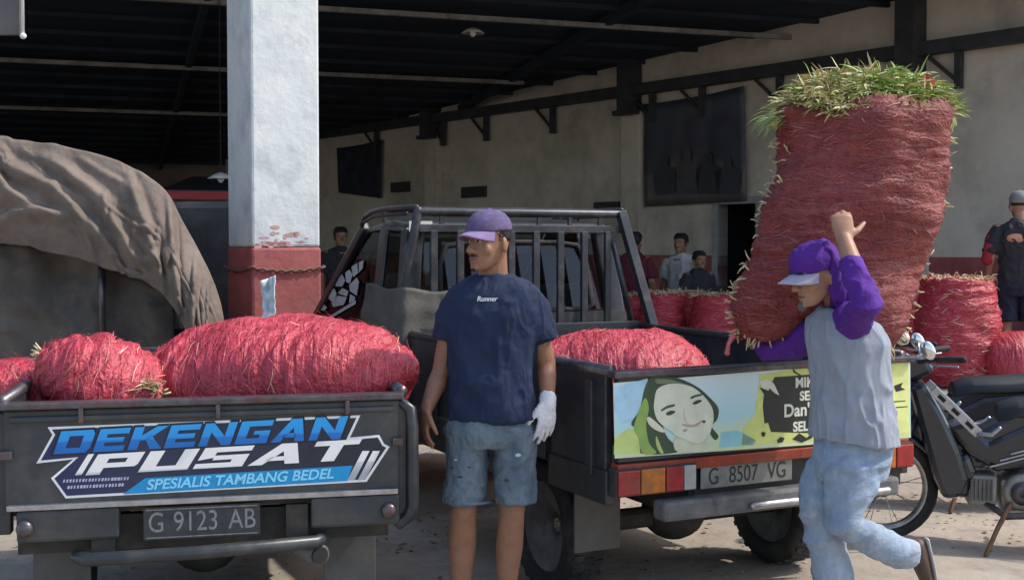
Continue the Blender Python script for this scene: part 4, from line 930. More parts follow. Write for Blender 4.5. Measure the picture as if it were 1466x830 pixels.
# legs
for hp, kn, an in (((670, 600), (664, 732), (658, 890)), ((736, 600), (733, 734), (722, 890))):
    h0 = mp(*hp, .02); k0 = mp(*kn, -.01); a0 = mp(*an, .03); a0.z = .08
    c0 = k0.lerp(a0, .32) + V(0, .022, 0)
    sk_.tube([h0, h0.lerp(k0, .5), k0, c0, k0.lerp(a0, .7) + V(0, .01, 0), a0], [.062, .064, .050, .055, .040, .033], 16, rnd=True)
    sk_.tube([a0 + V(0, .035, -.04), a0 + V(0, -.05, -.045), a0 + V(-.01, -.15, -.06)], [(.036, .036), (.042, .03), (.044, .018)], 12, side=(1, 0, 0), rnd=True)
    put(MB().tube([a0 + V(0, .08, -.073), a0 + V(0, -.05, -.073), a0 + V(-.01, -.2, -.073)], [(.036, .009), (.044, .009), (.042, .009)], 14, side=(1, 0, 0), rnd=True), 'sandal', M_black)
put(vox(sk_, .0052, 4), 'body', M_skin)
face_parts(HM, 1.0, man)
dome, brim = cap_mesh(HM, .97, .052, .166); co = put(dome, 'cap', M_cap); bo = put(brim, 'cap_brim', mat('cap_brim_lilac', (.26, .19, .36), .85, var=.15, scale=30))
put(hair_mesh(HM, 1.0, .095, .003), 'hair', M_hair)
# glove
gl = MB(); hand(gl, Rw_ + V(0, 0, .0), V(-.05, -.1, -1), V(-.75, -.55, 0), V(-.4, .8, 0), 16, 1.10, .05)
gl.tube([Rw_ + V(0, 0, .008), Rw_ - V(0, 0, .02)], [.034, .034], 14, rnd=True); me = vox(gl, .0045, 3); displace(me, fold(.002, 90, 90, 90, 2)); put(me, 'glove', M_glove)
# shirt
sh = MB(); cx = P(703, 500, YM).x
sh.rings([ring((P(px, 500, YM).x, YM + dy, z), hw * .95, hd * .97, 36) for px, z, hw, hd, dy in ((704, .872, .183, .128, .0), (703, .93, .180, .127, .0), (703, 1.02, .174, .124, .0), (704, 1.12, .178, .124, .005), (706, 1.22, .188, .128, .01), (707, 1.30, .196, .127, .015), (708, 1.35, .198, .120, .02), (708, 1.385, .182, .105, .025), (707, 1.41, .145, .09, .03), (707, 1.428, .098, .078, .03), (706, 1.438, .072, .07, .03))])
for a, b, c_ in ((mp(674, 418, .03), mp(655, 440, .035), mp(644, 489, .035)), (mp(742, 418, .03), mp(761, 440, .035), mp(772, 488, .04))):
    sh.tube([a, a.lerp(b, .6), b, c_], [.064, .068, .072, (.076, .078)], 18)
me = vox(sh, .0065, 16)
def shirtf(p, n):
    z = p.z; a = fold(.016, 5, 5, 3.2, 4)(p) * (1.1 if z < 1.2 else .7); b = fold(.009, 14, 14, 7, 9)(p)
    d = .010 * math.sin(34 * (p.x - X0) * .9 + 22 * (z - .9)) * max(0, 1 - abs(z - .96) / .14)
    return a * .6 + b * .6 + d * .5
displace(me, shirtf); put(me, 't_shirt', M_navy)
put(MB().tube([V(nk.x + .082 * math.cos(t), YM + .024 + .078 * math.sin(t), 1.424 + .016 * math.sin(t)) for t in [k * math.pi / 12 for k in range(25)]], .007, 8), 'collar', mat('navy_rib', (.014, .025, .08), .9))
q = P(697, 428, YM - .118); flattext('chest_print', 'Runner', q.x, YM - .112, q.z, .026, M_white, man, .0006, .2).matrix_parent_inverse = man.matrix_basis.inverted()
# shorts
so_ = MB(); so_.rings([ring((P(702, 600, YM).x, YM + .01, z), hw, hd, 30) for z, hw, hd in ((.955, .146, .095), (.90, .158, .108), (.865, .170, .12), (.82, .180, .13), (.765, .165, .115))])
for a, b in (((670, 640), (664, 719)), ((736, 640), (738, 719))):
    p0 = mp(*a, .01); p1 = mp(*b, -.005)
    so_.tube([p0 + V(0, 0, .08), p0, p0.lerp(p1, .6), p1], [(.095, .105), (.086, .105), (.082, .100), (.085, .100)], 20, side=(1, 0, 0))
me = vox(so_, .0065, 6); displace(me, lambda p, n: fold(.008, 6, 6, 7, 3)(p) + fold(.004, 16, 16, 14, 6)(p)); put(me, 'shorts', M_denim)
for px, py, w_, h_ in ((648, 672, 7, 3), (660, 684, 9, 2.5), (672, 668, 5, 2), (726, 688, 8, 3), (740, 652, 8, 4), (652, 660, 5, 2)):
    # frayed tears in the denim
    best = min((v for v in me.vertices if v.normal.y < -.2), key=lambda v: (v.co.x - P(px, py, YM - .1).x) ** 2 + (v.co.z - P(px, py, YM - .1).z) ** 2)
    mb = MB(); mb.ell(best.co + V(0, .002, 0), (w_ / 365 * .6, .005, h_ / 365 * .7)); put(mb, 'denim_tear', mat('denim_tear_dark', (.03, .05, .07), .9) if py > 665 else mat('denim_fray', (.45, .47, .48), .9))
put(MB().tube([mp(633, 718), mp(652, 721, -.1), mp(672, 721, -.112), mp(692, 720, -.1), mp(708, 717)], .006, 6), 'hem', M_denim)
# cigarette
ha = Lw + V(-.012, -.02, -.165)
cg = MB().tube([ha + V(.035, -.005, .006), ha + V(-.035, -.03, -.008)], .0046, 8).obj('cigarette', M_white, smooth=True); tag(cg, 'white cigarette held in the bare hand of the man in navy', 'cigarette')

# ---- man carrying the sack
YC = 4.55
car = empty('person', (P(1205, 700, YC).x, YC, 0), 0, 'man in grey shirt with purple sleeves walking bent under a huge sack', 'person')
putc = wput(car)
def cp(px, py, dy=0): return P(px, py, YC + dy)
HC = Matrix.Translation(cp(1178, 432, -.03)) @ rotz(R(-70)) @ Matrix.Rotation(R(14), 4, 'X') @ Matrix.Scale(.93, 4)
sk_ = MB(); head_mesh(sk_, HC, .98)
sk_.tube([cp(1212, 462, .02), cp(1204, 440, .02), cp(1196, 415, .0)], [.06, .056, .054], 14, rnd=True)
# near arm: shoulder, elbow towards the camera, hand on the sack
Sh = cp(1222, 462, -.12); El = cp(1238, 432, -.30); Wr = cp(1209, 344, -.16)
sk_.tube([Sh, Sh.lerp(El, .5), El, El.lerp(Wr, .35), Wr], [.054, .05, .044, .043, .030], 14, rnd=True)
hand(sk_, Wr, V(-.05, .30, 1), V(.9, 0, .1), V(0, 1, -.1), 46, 1.02, .03, 62)
# far arm reaching to the sack's left edge
Sh2 = cp(1185, 478, .16); El2 = cp(1098, 497, .36); Wr2 = cp(1060, 440, .36)
sk_.tube([Sh2, Sh2.lerp(El2, .5), El2, El2.lerp(Wr2, .4), Wr2], [.05, .048, .042, .042, .03], 14, rnd=True)
hand(sk_, Wr2, V(-.06, -.25, 1), V(-.5, .8, 0), V(.8, -.5, 0), 34, .98)
sk_.rings([ring(cp(1212, 590), .08, .09), ring(cp(1215, 540), .10, .12), ring(cp(1210, 480), .1, .13), ring(cp(1210, 458), .07, .09)])
hipS, knS, anS = cp(1205, 640, .08), cp(1172, 722, .02), cp(1205, 905, .05); anS.z = .09
hipR, knR, anR = cp(1232, 625, -.07), cp(1206, 748, -.13), cp(1304, 797, .02)
sk_.tube([hipS + V(0, 0, -.05), knS, anS], [.06, .05, .04], 14, rnd=True); sk_.tube([hipR + V(0, .02, -.1), knR, anR], [.06, .05, .036], 14, rnd=True)
putc(vox(sk_, .0052, 4), 'body', M_skin2)
face_parts(HC, .98, car, False)
putc(MB().ell(HC @ V(0, -.098, .008), (.018, .012, .02)), 'beard', mat('grey_stubble', (.12, .10, .09), .9))
dome, brim = cap_mesh(HC, .97, .075, .140); putc(dome, 'cap', M_purple); putc(brim, 'cap_brim', mat('cap_brim_white', (.42, .38, .47), .8))
# purple cloth hood behind the head, hanging to the collar
hd_ = MB(); hd_.tube([HC @ V(0, .03, .20), HC @ V(0, .075, .12), HC @ V(0, .085, .03), cp(1212, 452, -.02)], [(.075, .05), (.088, .055), (.085, .05), (.07, .05)], 18, side=tuple(HC.to_3x3() @ V(1, 0, 0)), rnd=True)
for sx in (-1, 1): hd_.tube([HC @ V(sx * .06, .04, .16), HC @ V(sx * .076, .035, .09), HC @ V(sx * .066, .03, .02)], [.03, .034, .03], 10, rnd=True)
me = vox(hd_, .006, 5); displace(me, fold(.008, 16, 16, 10, 5)); putc(me, 'head_cloth', M_purple)
# shoes
for an, dv in ((anS, V(-1, -.1, 0)), (anR, V(.20, -.05, -1))):
    sh_ = MB(); dv = dv.normalized(); up = V(0, 0, 1) if abs(dv.z) < .5 else V(-1, 0, -.2)
    sh_.tube([an - dv * .03 - up * .03, an + dv * .04 - up * .035, an + dv * .12 - up * .044], [(.038, .04), (.044, .034), (.042, .022)], 14, side=tuple(dv.cross(up)), rnd=True)
    putc(vox(sh_, .006, 3), 'shoe', mat('brown_shoe', (.10, .055, .04), .6))
    putc(MB().tube([an - dv * .055 - up * .070, an + dv * .05 - up * .070, an + dv * .135 - up * .068], [(.030, .008), (.040, .008), (.034, .008)], 14, side=tuple(dv.cross(up)), rnd=True), 'shoe_sole', mat('pale_sole', (.45, .42, .38), .8))
# shirt: grey trunk and purple raglan sleeves
sh = MB(); TL = Matrix.Rotation(R(6), 3, 'Y')
sh.rings([ring(cp(px, py, dy), rx, ry, 36, R(20), TL) for px, py, rx, ry, dy in ((1222, 630, .156, .180, 0), (1221, 600, .150, .17, 0), (1218, 560, .140, .155, 0), (1215, 520, .140, .16, 0), (1212, 485, .138, .168, 0), (1208, 462, .115, .15, 0), (1205, 450, .085, .10, 0), (1202, 443, .065, .075, 0))])
me = vox(sh, .0065, 7)
def cf(p, n):
    k = max(0, 1 - abs(p.z - .95) / .25)
    return fold(.010, 6, 6, 2.5, 2)(p) + fold(.006, 13, 13, 6, 8)(p) * (.5 + k)
displace(me, cf); putc(me, 't_shirt', M_grey)
sl = MB(); sl.tube([cp(1214, 452, -.06), Sh + V(0, -.01, 0), Sh.lerp(El, .55), El + V(.008, -.01, -.01), El.lerp(Wr, .3), El.lerp(Wr, .66)], [.062, .062, .056, .053, .048, .044], 18, rnd=False)
sl.ell(Sh + V(.0, .03, -.03), (.068, .07, .076)); me = vox(sl, .006, 5); displace(me, lambda p, n: fold(.008, 7, 7, 9, 3)(p)); putc(me, 'sleeve', M_purple)
sl = MB(); sl.tube([cp(1190, 475, .1), Sh2.lerp(El2, .5), El2, El2.lerp(Wr2, .5)], [.075, .072, .066, .052], 18); me = vox(sl, .006, 5); displace(me, lambda p, n: fold(.008, 8, 8, 9, 6)(p)); putc(me, 'sleeve', M_purple)
# jeans
jn = MB(); jn.rings([ring(cp(px, py), rx, ry, 30, R(15)) for px, py, rx, ry in ((1221, 598, .118, .125), (1220, 622, .128, .14), (1216, 650, .138, .155), (1213, 680, .12, .14))])
jn.tube([hipS + V(-.01, 0, -.04), hipS.lerp(knS, .5) + V(-.02, 0, 0), knS, knS.lerp(anS, .3), anS + V(0, 0, .02)], [.092, .086, .070, .072, .066], 20, rnd=True)
jn.tube([hipR + V(0, .03, -.08), hipR.lerp(knR, .5), knR, knR.lerp(anR, .4), knR.lerp(anR, .94)], [.092, .090, .070, .060, .058], 20)
me = vox(jn, .0065, 6); displace(me, lambda p, n: wrap(p)); putc(me, 'jeans', M_jean)

# the carried sack
def bx(px, py, dy=0): return P(px, py, 4.86 + dy)
bag = empty('onion_sack', bx(1200, 500), 0, 'tall rust-red onion sack topped with green leaves carried on the bent man\'s shoulders', 'sack')
secs_px = [(148, 1241, 116, .19), (160, 1242, 128, .22), (200, 1240, 126, .235), (250, 1233, 124, .235), (300, 1218, 122, .235), (350, 1198, 124, .23), (400, 1181, 126, .22), (440, 1172, 126, .19), (470, 1172, 120, .15), (488, 1168, 116, .10), (494, 1168, 104, .04)]
mb = MB(); rs = []; n_ = 110
def bagsec(v):
    k = v * (len(secs_px) - 1); i = min(int(k), len(secs_px) - 2); f = k - i
    return [secs_px[i][t] * (1 - f) + secs_px[i + 1][t] * f for t in range(4)]
for i in range(101):
    py, cx_, hw, hd = bagsec(i / 100); ring_ = []
    for j in range(n_):
        t = 2 * math.pi * j / n_; c_, s_ = math.cos(t), math.sin(t)
        c_ = math.copysign(abs(c_) ** .85, c_); s_ = math.copysign(abs(s_) ** .85, s_)
        kb = max(0, (i / 100 - .62) / .38)                      # the foot of the sack is draped: left tip and right tail hang, middle is lifted
        lift = kb * 62 * math.exp(-((c_ - .05) / .45) ** 2)
        pull = kb * (22 * c_ if c_ < 0 else 0)
        ring_.append(bx(cx_ + hw * c_ + pull * .2, py - lift + (kb * 10 if c_ > .75 else 0), hd * s_))
    rs.append(ring_)
mb.rings(rs); me = mb.mesh('bag', True)
lumpy(me, (0, 0, 1), .105, .028, 22, 2.7)
putb = wput(bag); putb(me, 'net_bag', M_net2)
dr = lambda p, nn: nn.cross(Vector((0, 0, 1))) * 1.5
def addst(mb, nm, m): o = putb(mb.mesh(nm, True, False), nm, m); o['kind'] = 'stuff'
addst(strands(me, 2600, .09, .0014, 5, dr, .003), 'net_strand', M_str3)
addst(strands(me, 700, .06, .0016, 6, dr, .004), 'pale_strand', mat('dull_pink_strand', (.34, .12, .10), .5, var=.4, scale=30))
edge = lambda p: abs(p.normal.y) < .35 and p.center.z < 2.0
mb = MB(); rnd = random.Random(9); eds = [p for p in me.polygons if edge(p)]
for p in rnd.choices(eds, k=190):                             # straw and roots poking out of the rim and sides
    e = (p.normal + Vector((rnd.gauss(0, .5), rnd.gauss(0, .5), rnd.gauss(0, .5)))).normalized(); L = rnd.uniform(.015, .05)
    mb.tube([p.center - p.normal * .01, p.center + e * L * .6, p.center + e * L + V(0, 0, rnd.uniform(-.012, .012))], [.004, .0035, .0015], 5)
addst(mb, 'poking_straw', M_straw)
putb(MB().tube([bx(1050, 480), bx(1043, 492), bx(1041, 505)], [.014, .008, .012], 8, rnd=True), 'tied_corner', M_str1)
for rr_i in range(3):
    pass
# leaves heaped on top, over a tangled core
def core(u0, u1, m_, nm, sd):
    mb = MB(); c = bx(1241 + (u0 + u1) / 2 * 126, 172, 0); mb.ell(c, ((u1 - u0) / 2 * 126 / 355, .17, .085), None, 48, 30); me_ = mb.mesh('core', True)
    displace(me_, lambda p, n: .05 * noise.noise(p * 9 + V(sd, 0, 0)) + .03 * noise.noise(p * 22) + .018 * noise.noise(p * 55)); putb(me_, nm, m_)
core(-.98, .25, M_leaf2, 'yellow_leaf_mass', 1); core(-.15, .98, mat('leaf_core', (.09, .17, .03), .7, col2=(.26, .33, .08), scale=30), 'green_leaf_mass', 5)
def blades(n, fx, fy, mats, seed, L0, up, wd=.005):
    rnd = random.Random(seed); mbs = [MB() for _ in mats]
    for i in range(n):
        u = rnd.uniform(-1, 1); v = rnd.uniform(-1, 1)
        if u * u + v * v > 1: continue
        base = bx(1241 + u * 126, 166 - 60 * (1 - u ** 4) * (1 - v * v) * rnd.random() ** .7 - 10 * rnd.random(), v * .22)
        e = Vector((u * .35 + rnd.gauss(0, .7) + fx, v * .5 + rnd.gauss(0, .5) - .2, rnd.uniform(-.25, .75) * up)).normalized(); L = L0 * rnd.uniform(.5, 1.3)
        s = e.cross(Vector((rnd.gauss(0, 1), rnd.gauss(0, 1), 1))).normalized(); w_ = wd * rnd.uniform(.5, 1.2); vs = []; p = base.copy(); dd = e.copy()
        for k in range(6):
            ww = w_ * (1 - (k / 5.2) ** 2); vs += [p - s * ww, p + s * ww]; p = p + dd * L / 5; dd = (dd + Vector((rnd.gauss(0, .12), rnd.gauss(0, .12), -.13))).normalized()
        k = fy(u, rnd); mbs[k].add(vs, [(2 * q, 2 * q + 1, 2 * q + 3, 2 * q + 2) for q in range(5)])
    return mbs
pick = lambda u, r: (0 if r.random() < (.25 + .55 * (u > .05)) else (1 if r.random() < .6 else 2))
for mb, m_, nm in zip(blades(2600, -.1, pick, 3, 11, .15, 1.0) if False else blades(6500, -.05, pick, [0, 1, 2], 11, .072, .7), (M_leaf, M_leaf2, M_straw), ('green_leaf', 'yellow_leaf', 'dry_leaf')): addst(mb, nm, m_)
mb = MB(); rnd = random.Random(12)
for i in range(60):                                          # limp leaves hanging on the left shoulder of the sack
    p = bx(1116 + rnd.uniform(-12, 10), 168 + rnd.uniform(-10, 12), rnd.uniform(-.2, .1)); dd = Vector((-rnd.uniform(.3, 1), rnd.gauss(0, .3), rnd.uniform(-.5, .4))).normalized(); L = rnd.uniform(.07, .15); s = V(0, 1, .3); vs = []
    for k in range(7):
        ww = .004 * (1 - (k / 6.2) ** 2); vs += [p - s * ww, p + s * ww]; p = p + dd * L / 6; dd = (dd + V(0, 0, -.28)).normalized()
    mb.add(vs, [(2 * q, 2 * q + 1, 2 * q + 3, 2 * q + 2) for q in range(6)])
addst(mb, 'hanging_leaf', M_leaf)
mb = MB(); c = bx(1328, 122, -.08)
for k in range(5): mb.add([c, c + V(.03 * math.cos(k * 1.3), -.01, .03 * math.sin(k * 1.3) + .01), c + V(.03 * math.cos(k * 1.3 + .8), .01, .03 * math.sin(k * 1.3 + .8) + .01)], [(0, 1, 2)])
putb(mb, 'red_scrap', mat('red_scrap', (.65, .05, .06), .5))

# ---- people in the hall
def bystander(px, topy, Y, zf, facing, shirt, legs, skin, label, hair='hair', arms=1, bend=0.0, hm=None, shorts=False, hscale=None):
    p = P(px, topy, Y); Ht = p.z - zf; k = Ht / 1.68
    r = empty('person', (p.x, p.y, zf), facing, label, 'person', None)
    def L(x, y, z): return V(x * k, y * k, z * k)
    b = V(0, -bend, 0)
    T = Matrix.Translation(L(0, -.02 - bend, 1.45)) @ Matrix.Scale(k, 4)
    s_ = MB(); head_mesh(s_, T, 1.0); s_.tube([L(0, .02 - bend, 1.38), L(0, .01 - bend, 1.5)], [.055 * k, .052 * k], 12, rnd=True)
    for sx in (-1, 1):
        w_ = L(sx * .25, -.10 * arms - bend, .86); s_.tube([L(sx * .18, -bend, 1.36), L(sx * .235, .02 - bend, 1.1), w_], [.05 * k, .043 * k, .028 * k], 10, rnd=True)
        hand(s_, w_, V(0, -.15, -1), V(-sx * .4, -.9, 0), V(-sx, 0, 0), 25, k)
        s_.tube([L(sx * .09, 0, .85), L(sx * .10, -.01, .47), L(sx * .10, .02, .08)], [.08 * k, .052 * k, .036 * k], 12, rnd=True)
        s_.tube([L(sx * .1, .04, .04), L(sx * .1, -.15, .03)], [(.036 * k, .035 * k), (.04 * k, .02 * k)], 10, side=(1, 0, 0), rnd=True)
    s_.rings([ring(L(0, -bend * (z - .8) / .6, z), hw * k, .1 * k) for z, hw in ((.8, .14), (1.1, .15), (1.38, .13))])
    place('body', vox(s_, .009, 3), skin, r)
    t = MB(); t.rings([ring(L(0, .01 - bend * max(0, (z - .85) / .6), z), hw * k, hd * k) for z, hw, hd in ((.86, .175, .12), (1.1, .175, .12), (1.28, .19, .125), (1.37, .18, .11), (1.42, .12, .085), (1.45, .07, .07))])
    for sx in (-1, 1): t.tube([L(sx * .16, -bend, 1.36), L(sx * .21, -bend, 1.26), L(sx * .24, .01 - bend, 1.14)], [.07 * k, .075 * k, .076 * k], 12)
    me = vox(t, .010, 5); displace(me, fold(.014, 7, 7, 6, px)); place('shirt', me, shirt, r)
    t = MB(); t.rings([ring(L(0, .01, z), hw * k, hd * k) for z, hw, hd in ((.93, .165, .115), (.82, .178, .125), (.75, .15, .11))])
    for sx in (-1, 1): t.tube([L(sx * .09, .0, .82), L(sx * .10, -.01, .5), L(sx * .1, .02, .52 if shorts else .07)] if not shorts else [L(sx * .09, 0, .82), L(sx * .1, -.01, .52)], [.095 * k, .08 * k, .065 * k] if not shorts else [.095 * k, .092 * k], 12)
    me = vox(t, .010, 4); displace(me, fold(.012, 8, 8, 8, px)); place('shorts' if shorts else 'trousers', me, legs, r)
    if hair == 'cap':
        d_, b_ = cap_mesh(T, 1.0); place('cap', d_, hm, r); place('cap_brim', b_, hm, r)
    place('hair', hair_mesh(T, 1.0, .08 if hair == 'hair' else .095, .010 if hair == 'hair' else .003), M_hair, r)
    return r, T
M_mar = mat('maroon_cotton', (.11, .018, .028), .9, bump=.2, bscale=300); M_off = mat('offwhite_cotton', (.48, .46, .44), .9, bump=.2, bscale=300); M_drk = mat('charcoal_cotton', (.03, .03, .035), .9, bump=.2, bscale=300)
M_brn = mat('dark_trousers', (.04, .038, .04), .9)
bystander(908, 333, 14.3, .04, R(150), M_mar, M_brn, M_skin, 'man in maroon shirt seen from behind, just right of the cab guard')
bystander(976, 335, 14.6, .04, R(-35), M_off, M_brn, M_skin, 'man in white shirt standing behind the row of sacks in the hall')
bystander(1000, 360, 14.0, .04, R(25), M_drk, M_brn, M_skin, 'shorter man in dark shirt in front of the man in white')
r, T = bystander(1460, 277, 10.9, .36, R(165), mat('black_jacket', (.025, .026, .032), .7, bump=.2, bscale=200), mat('navy_shorts', (.02, .025, .045), .8), M_skin2, 'man in black and red jacket and shorts at the right edge behind the sacks', hair='cap', hm=mat('grey_cap', (.22, .22, .22), .9), shorts=True)
k = (P(1460, 277, 10.9).z - .36) / 1.68
for sx in (-1, 1):
    place('red_sleeve_stripe', vox(MB().tube([V(sx * .20, .0, 1.33) * k, V(sx * .243, .015, 1.2) * k, V(sx * .262, .0, 1.08) * k], [.06, .064, .06], 10, rnd=True), .009, 3), mat('jacket_red', (.35, .03, .04), .7), r)
place('back_emblem', MB().ell(V(.04, .118, 1.27) * k, (.085, .02, .045)).mesh('e', True), mat('emblem_orange', (.55, .25, .15), .7), r)
bystander(316, 366, 12.6, .04, R(60), mat('grey_checked_shirt', (.22, .21, .22), .9, var=.4, scale=30), M_brn, M_skin, 'man in grey shirt half hidden behind the left side of the pillar')
bystander(487, 326, 15.5, .04, R(20), M_drk, M_brn, M_skin, 'dark figure in the hall between the pillar and the cab')

# ---------------------------------------------------------------- motorcycles
def motorcycle(loc, rz_, label, paint, group='motorcycles parked at the right'):
    r = empty('motorcycle', loc, rz_, label, 'motorcycle', group)      # faces local -X, length along X, front axle at origin
    def prof(name, pts, hw, m, bev=.015, y=0, par=None): return MB().prism([(x, y - hw, z) for x, z in pts], (0, 2 * hw, 0)).obj(name, m, par or r, bev=bev)
    M90 = Matrix.Rotation(R(90), 4, 'Z')
    for x, nm in ((0, 'front_wheel'), (1.24, 'rear_wheel')):
        M = Matrix.Translation((x, 0, .285)) @ M90
        t = MB().lathe([(-.025, .225), (-.038, .245), (-.034, .272), (-.012, .286), (.012, .286), (.034, .272), (.038, .245), (.025, .225)], M, 40).obj(nm, M_black, r, smooth=True)
        MB().lathe([(-.028, .232), (-.028, .214), (-.01, .206), (.01, .206), (.028, .214), (.028, .232)], M, 40).obj('rim', M_chrome, t, smooth=True)
        MB().lathe([(-.05, .02), (-.05, .055), (.05, .055), (.05, .02)], M, 20).obj('hub', M_bump, t, smooth=True)
        mb = MB()
        for k in range(18):
            a = k * 2 * math.pi / 18; mb.tube([M @ V(.035 * (-1) ** k, .04 * math.cos(a), .04 * math.sin(a)), M @ V(0, .212 * math.cos(a + .25 * (-1) ** k), .212 * math.sin(a + .25 * (-1) ** k))], .0022, 5)
        mb.obj('spokes', M_chrome, t)
    for s in (-1, 1): MB().tube([(0, s * .075, .285), (.17, s * .075, .66)], .019, 10).obj('fork_leg', M_rail, r, smooth=True)
    mb = MB(); rs = []
    for k in range(15):
        a = R(35 + 120 * k / 14); rs.append([(-.31 * math.cos(a) * 1.0, y, .285 + .32 * math.sin(a) - zz) for y, zz in ((-.055, .04), (-.04, 0), (.04, 0), (.055, .04), (.045, .045), (-.045, .045))])
    mb.rings(rs); mb.obj('front_fender', paint, r, smooth=True)
    ls = prof('leg_shield', [(.12, .83), (.20, .86), (.30, .68), (.38, .50), (.42, .36), (.38, .26), (.30, .25), (.25, .36), (.20, .54)], .15, paint, .03)
    for s in (-1, 1):                                          # pierced silver guard along the shield's rear edge
        g = MB().bar((.235, s * .168, .82), (.46, s * .168, .60), .05, .008, up=(0, 1, 0)).obj('shield_guard', M_chrome, r, bev=.003)
        for t in (.2, .5, .8): MB().bar(V(.235, s * .1735, .82).lerp(V(.46, s * .1735, .60), t - .07), V(.235, s * .1735, .82).lerp(V(.46, s * .1735, .60), t + .07), .02, .004, up=(0, 1, 0)).obj('guard_slot', M_dark, g)
        MB().tube([(.46, s * .168, .60), (.52, s * .19, .60), (.555, s * .19, .635)], .012, 8, rnd=True).obj('guard_hook', M_chrome, r, smooth=True)
    prof('body_cover', [(.30, .62), (.42, .48), (.56, .40), (.92, .46), (1.30, .60), (1.46, .72), (1.44, .78), (1.05, .70), (.72, .66), (.52, .56), (.42, .66)], .105, paint, .035)
    prof('centre_cover', [(.30, .64), (.42, .48), (.60, .40), (1.0, .44), (1.15, .70), (.64, .71), (.46, .60)], .088, paint, .03)
    for k in range(3):
        for s in (-1, 1): MB().bar((.52 + k * .05, s * .112, .425 + k * .035), (.98 + k * .06, s * .116, .575 + k * .035), .014, .01).obj('silver_stripe', M_chrome, r, bev=.003)
    prof('lower_cover', [(.26, .40), (.32, .27), (.42, .25), (.46, .40), (.42, .5)], .12, paint, .03)
    st_ = MB(); st_.rings([[(x, y * w_, z + dz) for y, dz in ((-1, -.05), (-.9, 0), (-.4, .035), (.4, .035), (.9, 0), (1, -.05))] for x, z, w_ in ((.56, .70, .08), (.66, .735, .12), (.85, .74, .135), (1.05, .76, .135), (1.25, .79, .12), (1.36, .80, .08))])
    st_.obj('seat', mat('seat_vinyl', (.025, .026, .028), .45), r, smooth=True, bev=.01)
    en = MB(); en.box(.42, .56, -.11, .11, .22, .38); en.lathe([(-.13, .03), (-.13, .085), (-.11, .095), (.11, .095), (.13, .085), (.13, .03)], Matrix.Translation((.68, 0, .30)) @ M90, 24); en.box(.58, .92, -.1, .1, .2, .36)
    e = en.obj('engine', mat('engine_alloy', (.30, .29, .26), .5, metal=.4, var=.3, dirt=(.12, .10, .08), dscale=9), r, bev=.015)
    en = MB()
    for k in range(6): en.box(.43 + k * .02, .438 + k * .02, -.13, .13, .25, .36)
    en.obj('cylinder_fins', M_bump, e)
    MB().lathe([(0, .02), (0, .06), (.012, .06), (.014, .02)], Matrix.Translation((.68, -.145, .30)) @ M90, 20).obj('engine_cover', M_rail, e, smooth=True)
    MB().tube([(.62, -.13, .24), (.55, -.19, .12), (.49, -.26, .005)], [.014, .012, .012], 8, rnd=True).obj('side_stand', mat('rusty_steel', (.16, .09, .05), .8, var=.4, scale=20), r, smooth=True)
    MB().lathe([(0, .005), (0, .075), (-.02, .07), (-.03, .04), (-.032, .005)], Matrix.Translation((.80, -.105, .29)) @ M90, 22).obj('clutch_cover', mat('engine_alloy', (.3, .29, .26)), e, smooth=True)
    MB().tube([(.74, -.24, .235), (.74, .24, .235)], .012, 8, rnd=True).obj('footpeg', M_black, r, smooth=True)
    MB().tube([(.5, -.09, .24), (.6, -.14, .18), (.95, -.16, .22)], .018, 10).obj('exhaust_pipe', M_rail, r, smooth=True)
    MB().tube([(.95, -.16, .22), (1.0, -.165, .24), (1.55, -.175, .37)], [.03, .045, .05], 14, rnd=True).obj('muffler', M_rail, r, smooth=True)
    hd2 = prof('handlebar_cowl', [(.03, .90), (.10, .99), (.22, .97), (.26, .90), (.14, .84)], .10, paint, .03)
    MB().ell((.05, 0, .92), (.05, .075, .055)).obj('headlight', M_clear, r, smooth=True)
    for s in (-1, 1):
        hb_ = MB().tube([(.17, s * .08, .95), (.23, s * .24, .98), (.33, s * .33, .99)], .012, 8, rnd=True).obj('handlebar', M_rail, r, smooth=True)
        MB().tube([(.255, s * .265, .983), (.36, s * .355, .992)], .017, 10, rnd=True).obj('grip', M_black, hb_, smooth=True)
        MB().tube([(.20, s * .20, .965), (.24, s * .33, .955), (.33, s * .40, .96)], .006, 6, rnd=True).obj('brake_lever', M_chrome, hb_, smooth=True)
        mr = MB().tube([(.20, s * .2, .97), (.20, s * .27, 1.02), (.20, s * .30, 1.04)], .006, 6).obj('mirror_stem', M_chrome, r, smooth=True)
        MB().ell((.20, s * .30, 1.03), (.034, .012, .05), Matrix.Rotation(R(-25), 3, 'Y')).obj('mirror_head', mat('mirror_shell', (.75, .75, .75), .12, metal=.8), mr, smooth=True)
    MB().tube([(1.2, -.12, .82), (1.42, -.13, .86), (1.5, 0, .87), (1.42, .13, .86), (1.2, .12, .82)], .012, 8, rnd=True).obj('grab_rail', M_chrome, r, smooth=True)
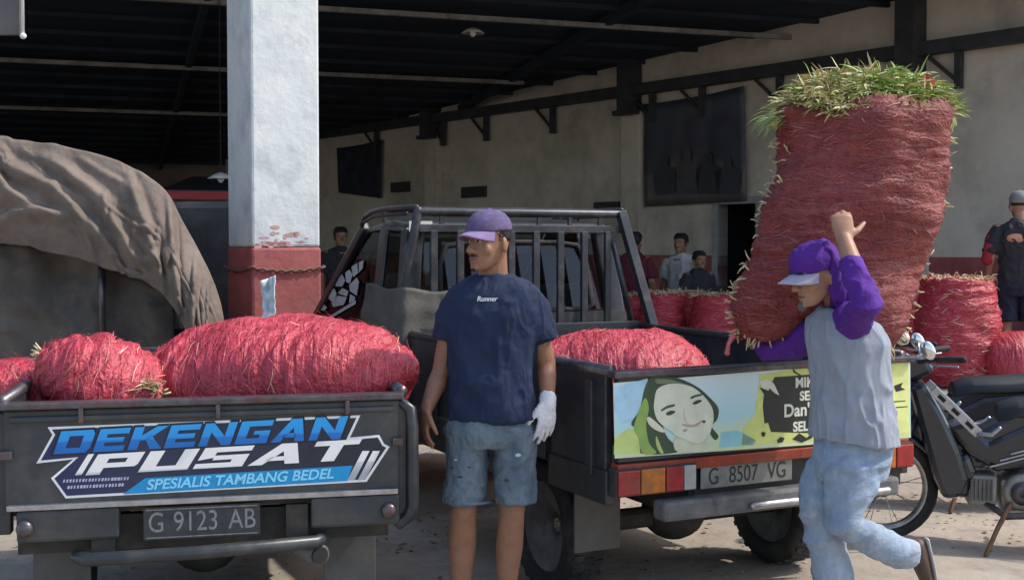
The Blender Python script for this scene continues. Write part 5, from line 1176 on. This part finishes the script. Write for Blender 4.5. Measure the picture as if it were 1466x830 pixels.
    MB().ell((1.5, 0, .74), (.03, .09, .05)).obj('tail_light', M_redlamp, r, smooth=True)
    prof('rear_fender', [(1.40, .68), (1.52, .72), (1.62, .48), (1.59, .46), (1.48, .64)], .06, M_black, .01)
    for s in (-1, 1): MB().tube([(1.24, s * .1, .30), (1.22, s * .12, .66)], .026, 10).obj('shock_absorber', M_rail, r, smooth=True)
    MB().box(.84, 1.26, -.085, -.065, .26, .33).obj('chain_case', M_black, r, bev=.01)
    return r
M_bike = mat('black_bike_paint', (.018, .022, .03), .22, var=.2, spec=.6, coat=.3)
a = P(1262, 694, 6.35)
motorcycle((a.x, a.y, 0), R(-14), 'black motorcycle with silver shield guard parked at the right edge, front wheel behind the carrier', M_bike)
a = P(1225, 640, 7.25)
motorcycle((a.x, a.y, 0), R(-4), 'second motorcycle standing behind the black one, its seat showing under the big sack', mat('dark_bike_paint', (.03, .028, .032), .3, var=.2))

# ---------------------------------------------------------------- litter on the ground
rnd = random.Random(21); mbs = [MB(), MB(), MB()]
for i in range(5200):
    y = 3.3 + rnd.random() ** 1.3 * 6; x = rnd.uniform(-.55, .55) * y
    if noise.noise(Vector((x * .8, y * .8, 5))) < rnd.uniform(-.5, .5): continue
    s = rnd.uniform(.006, .022); a = rnd.uniform(0, 6.28); z = gz(x, y) + .003; k = rnd.choice((0, 0, 1, 1, 2))
    pts = [(x + s * math.cos(a + t) * rnd.uniform(.4, 1), y + s * math.sin(a + t) * rnd.uniform(.4, 1), z + rnd.uniform(0, .008)) for t in (0, 1.3, 2.7, 4.1, 5.2)]
    mbs[k].poly(pts)
for mb, m_, nm, lb in zip(mbs, (mat('skin_tan', (.42, .33, .22), .9), mat('skin_brown', (.16, .10, .07), .9), mat('skin_red', (.30, .07, .06), .8)), ('tan_onion_skins', 'brown_onion_skins', 'red_onion_skins'), ('tan dry onion skins strewn over the dirt', 'brown dry leaf bits strewn over the dirt', 'reddish onion skin flakes strewn over the dirt')):
    tag(mb.obj(nm, m_, fix=False), lb, 'litter', kind='stuff')
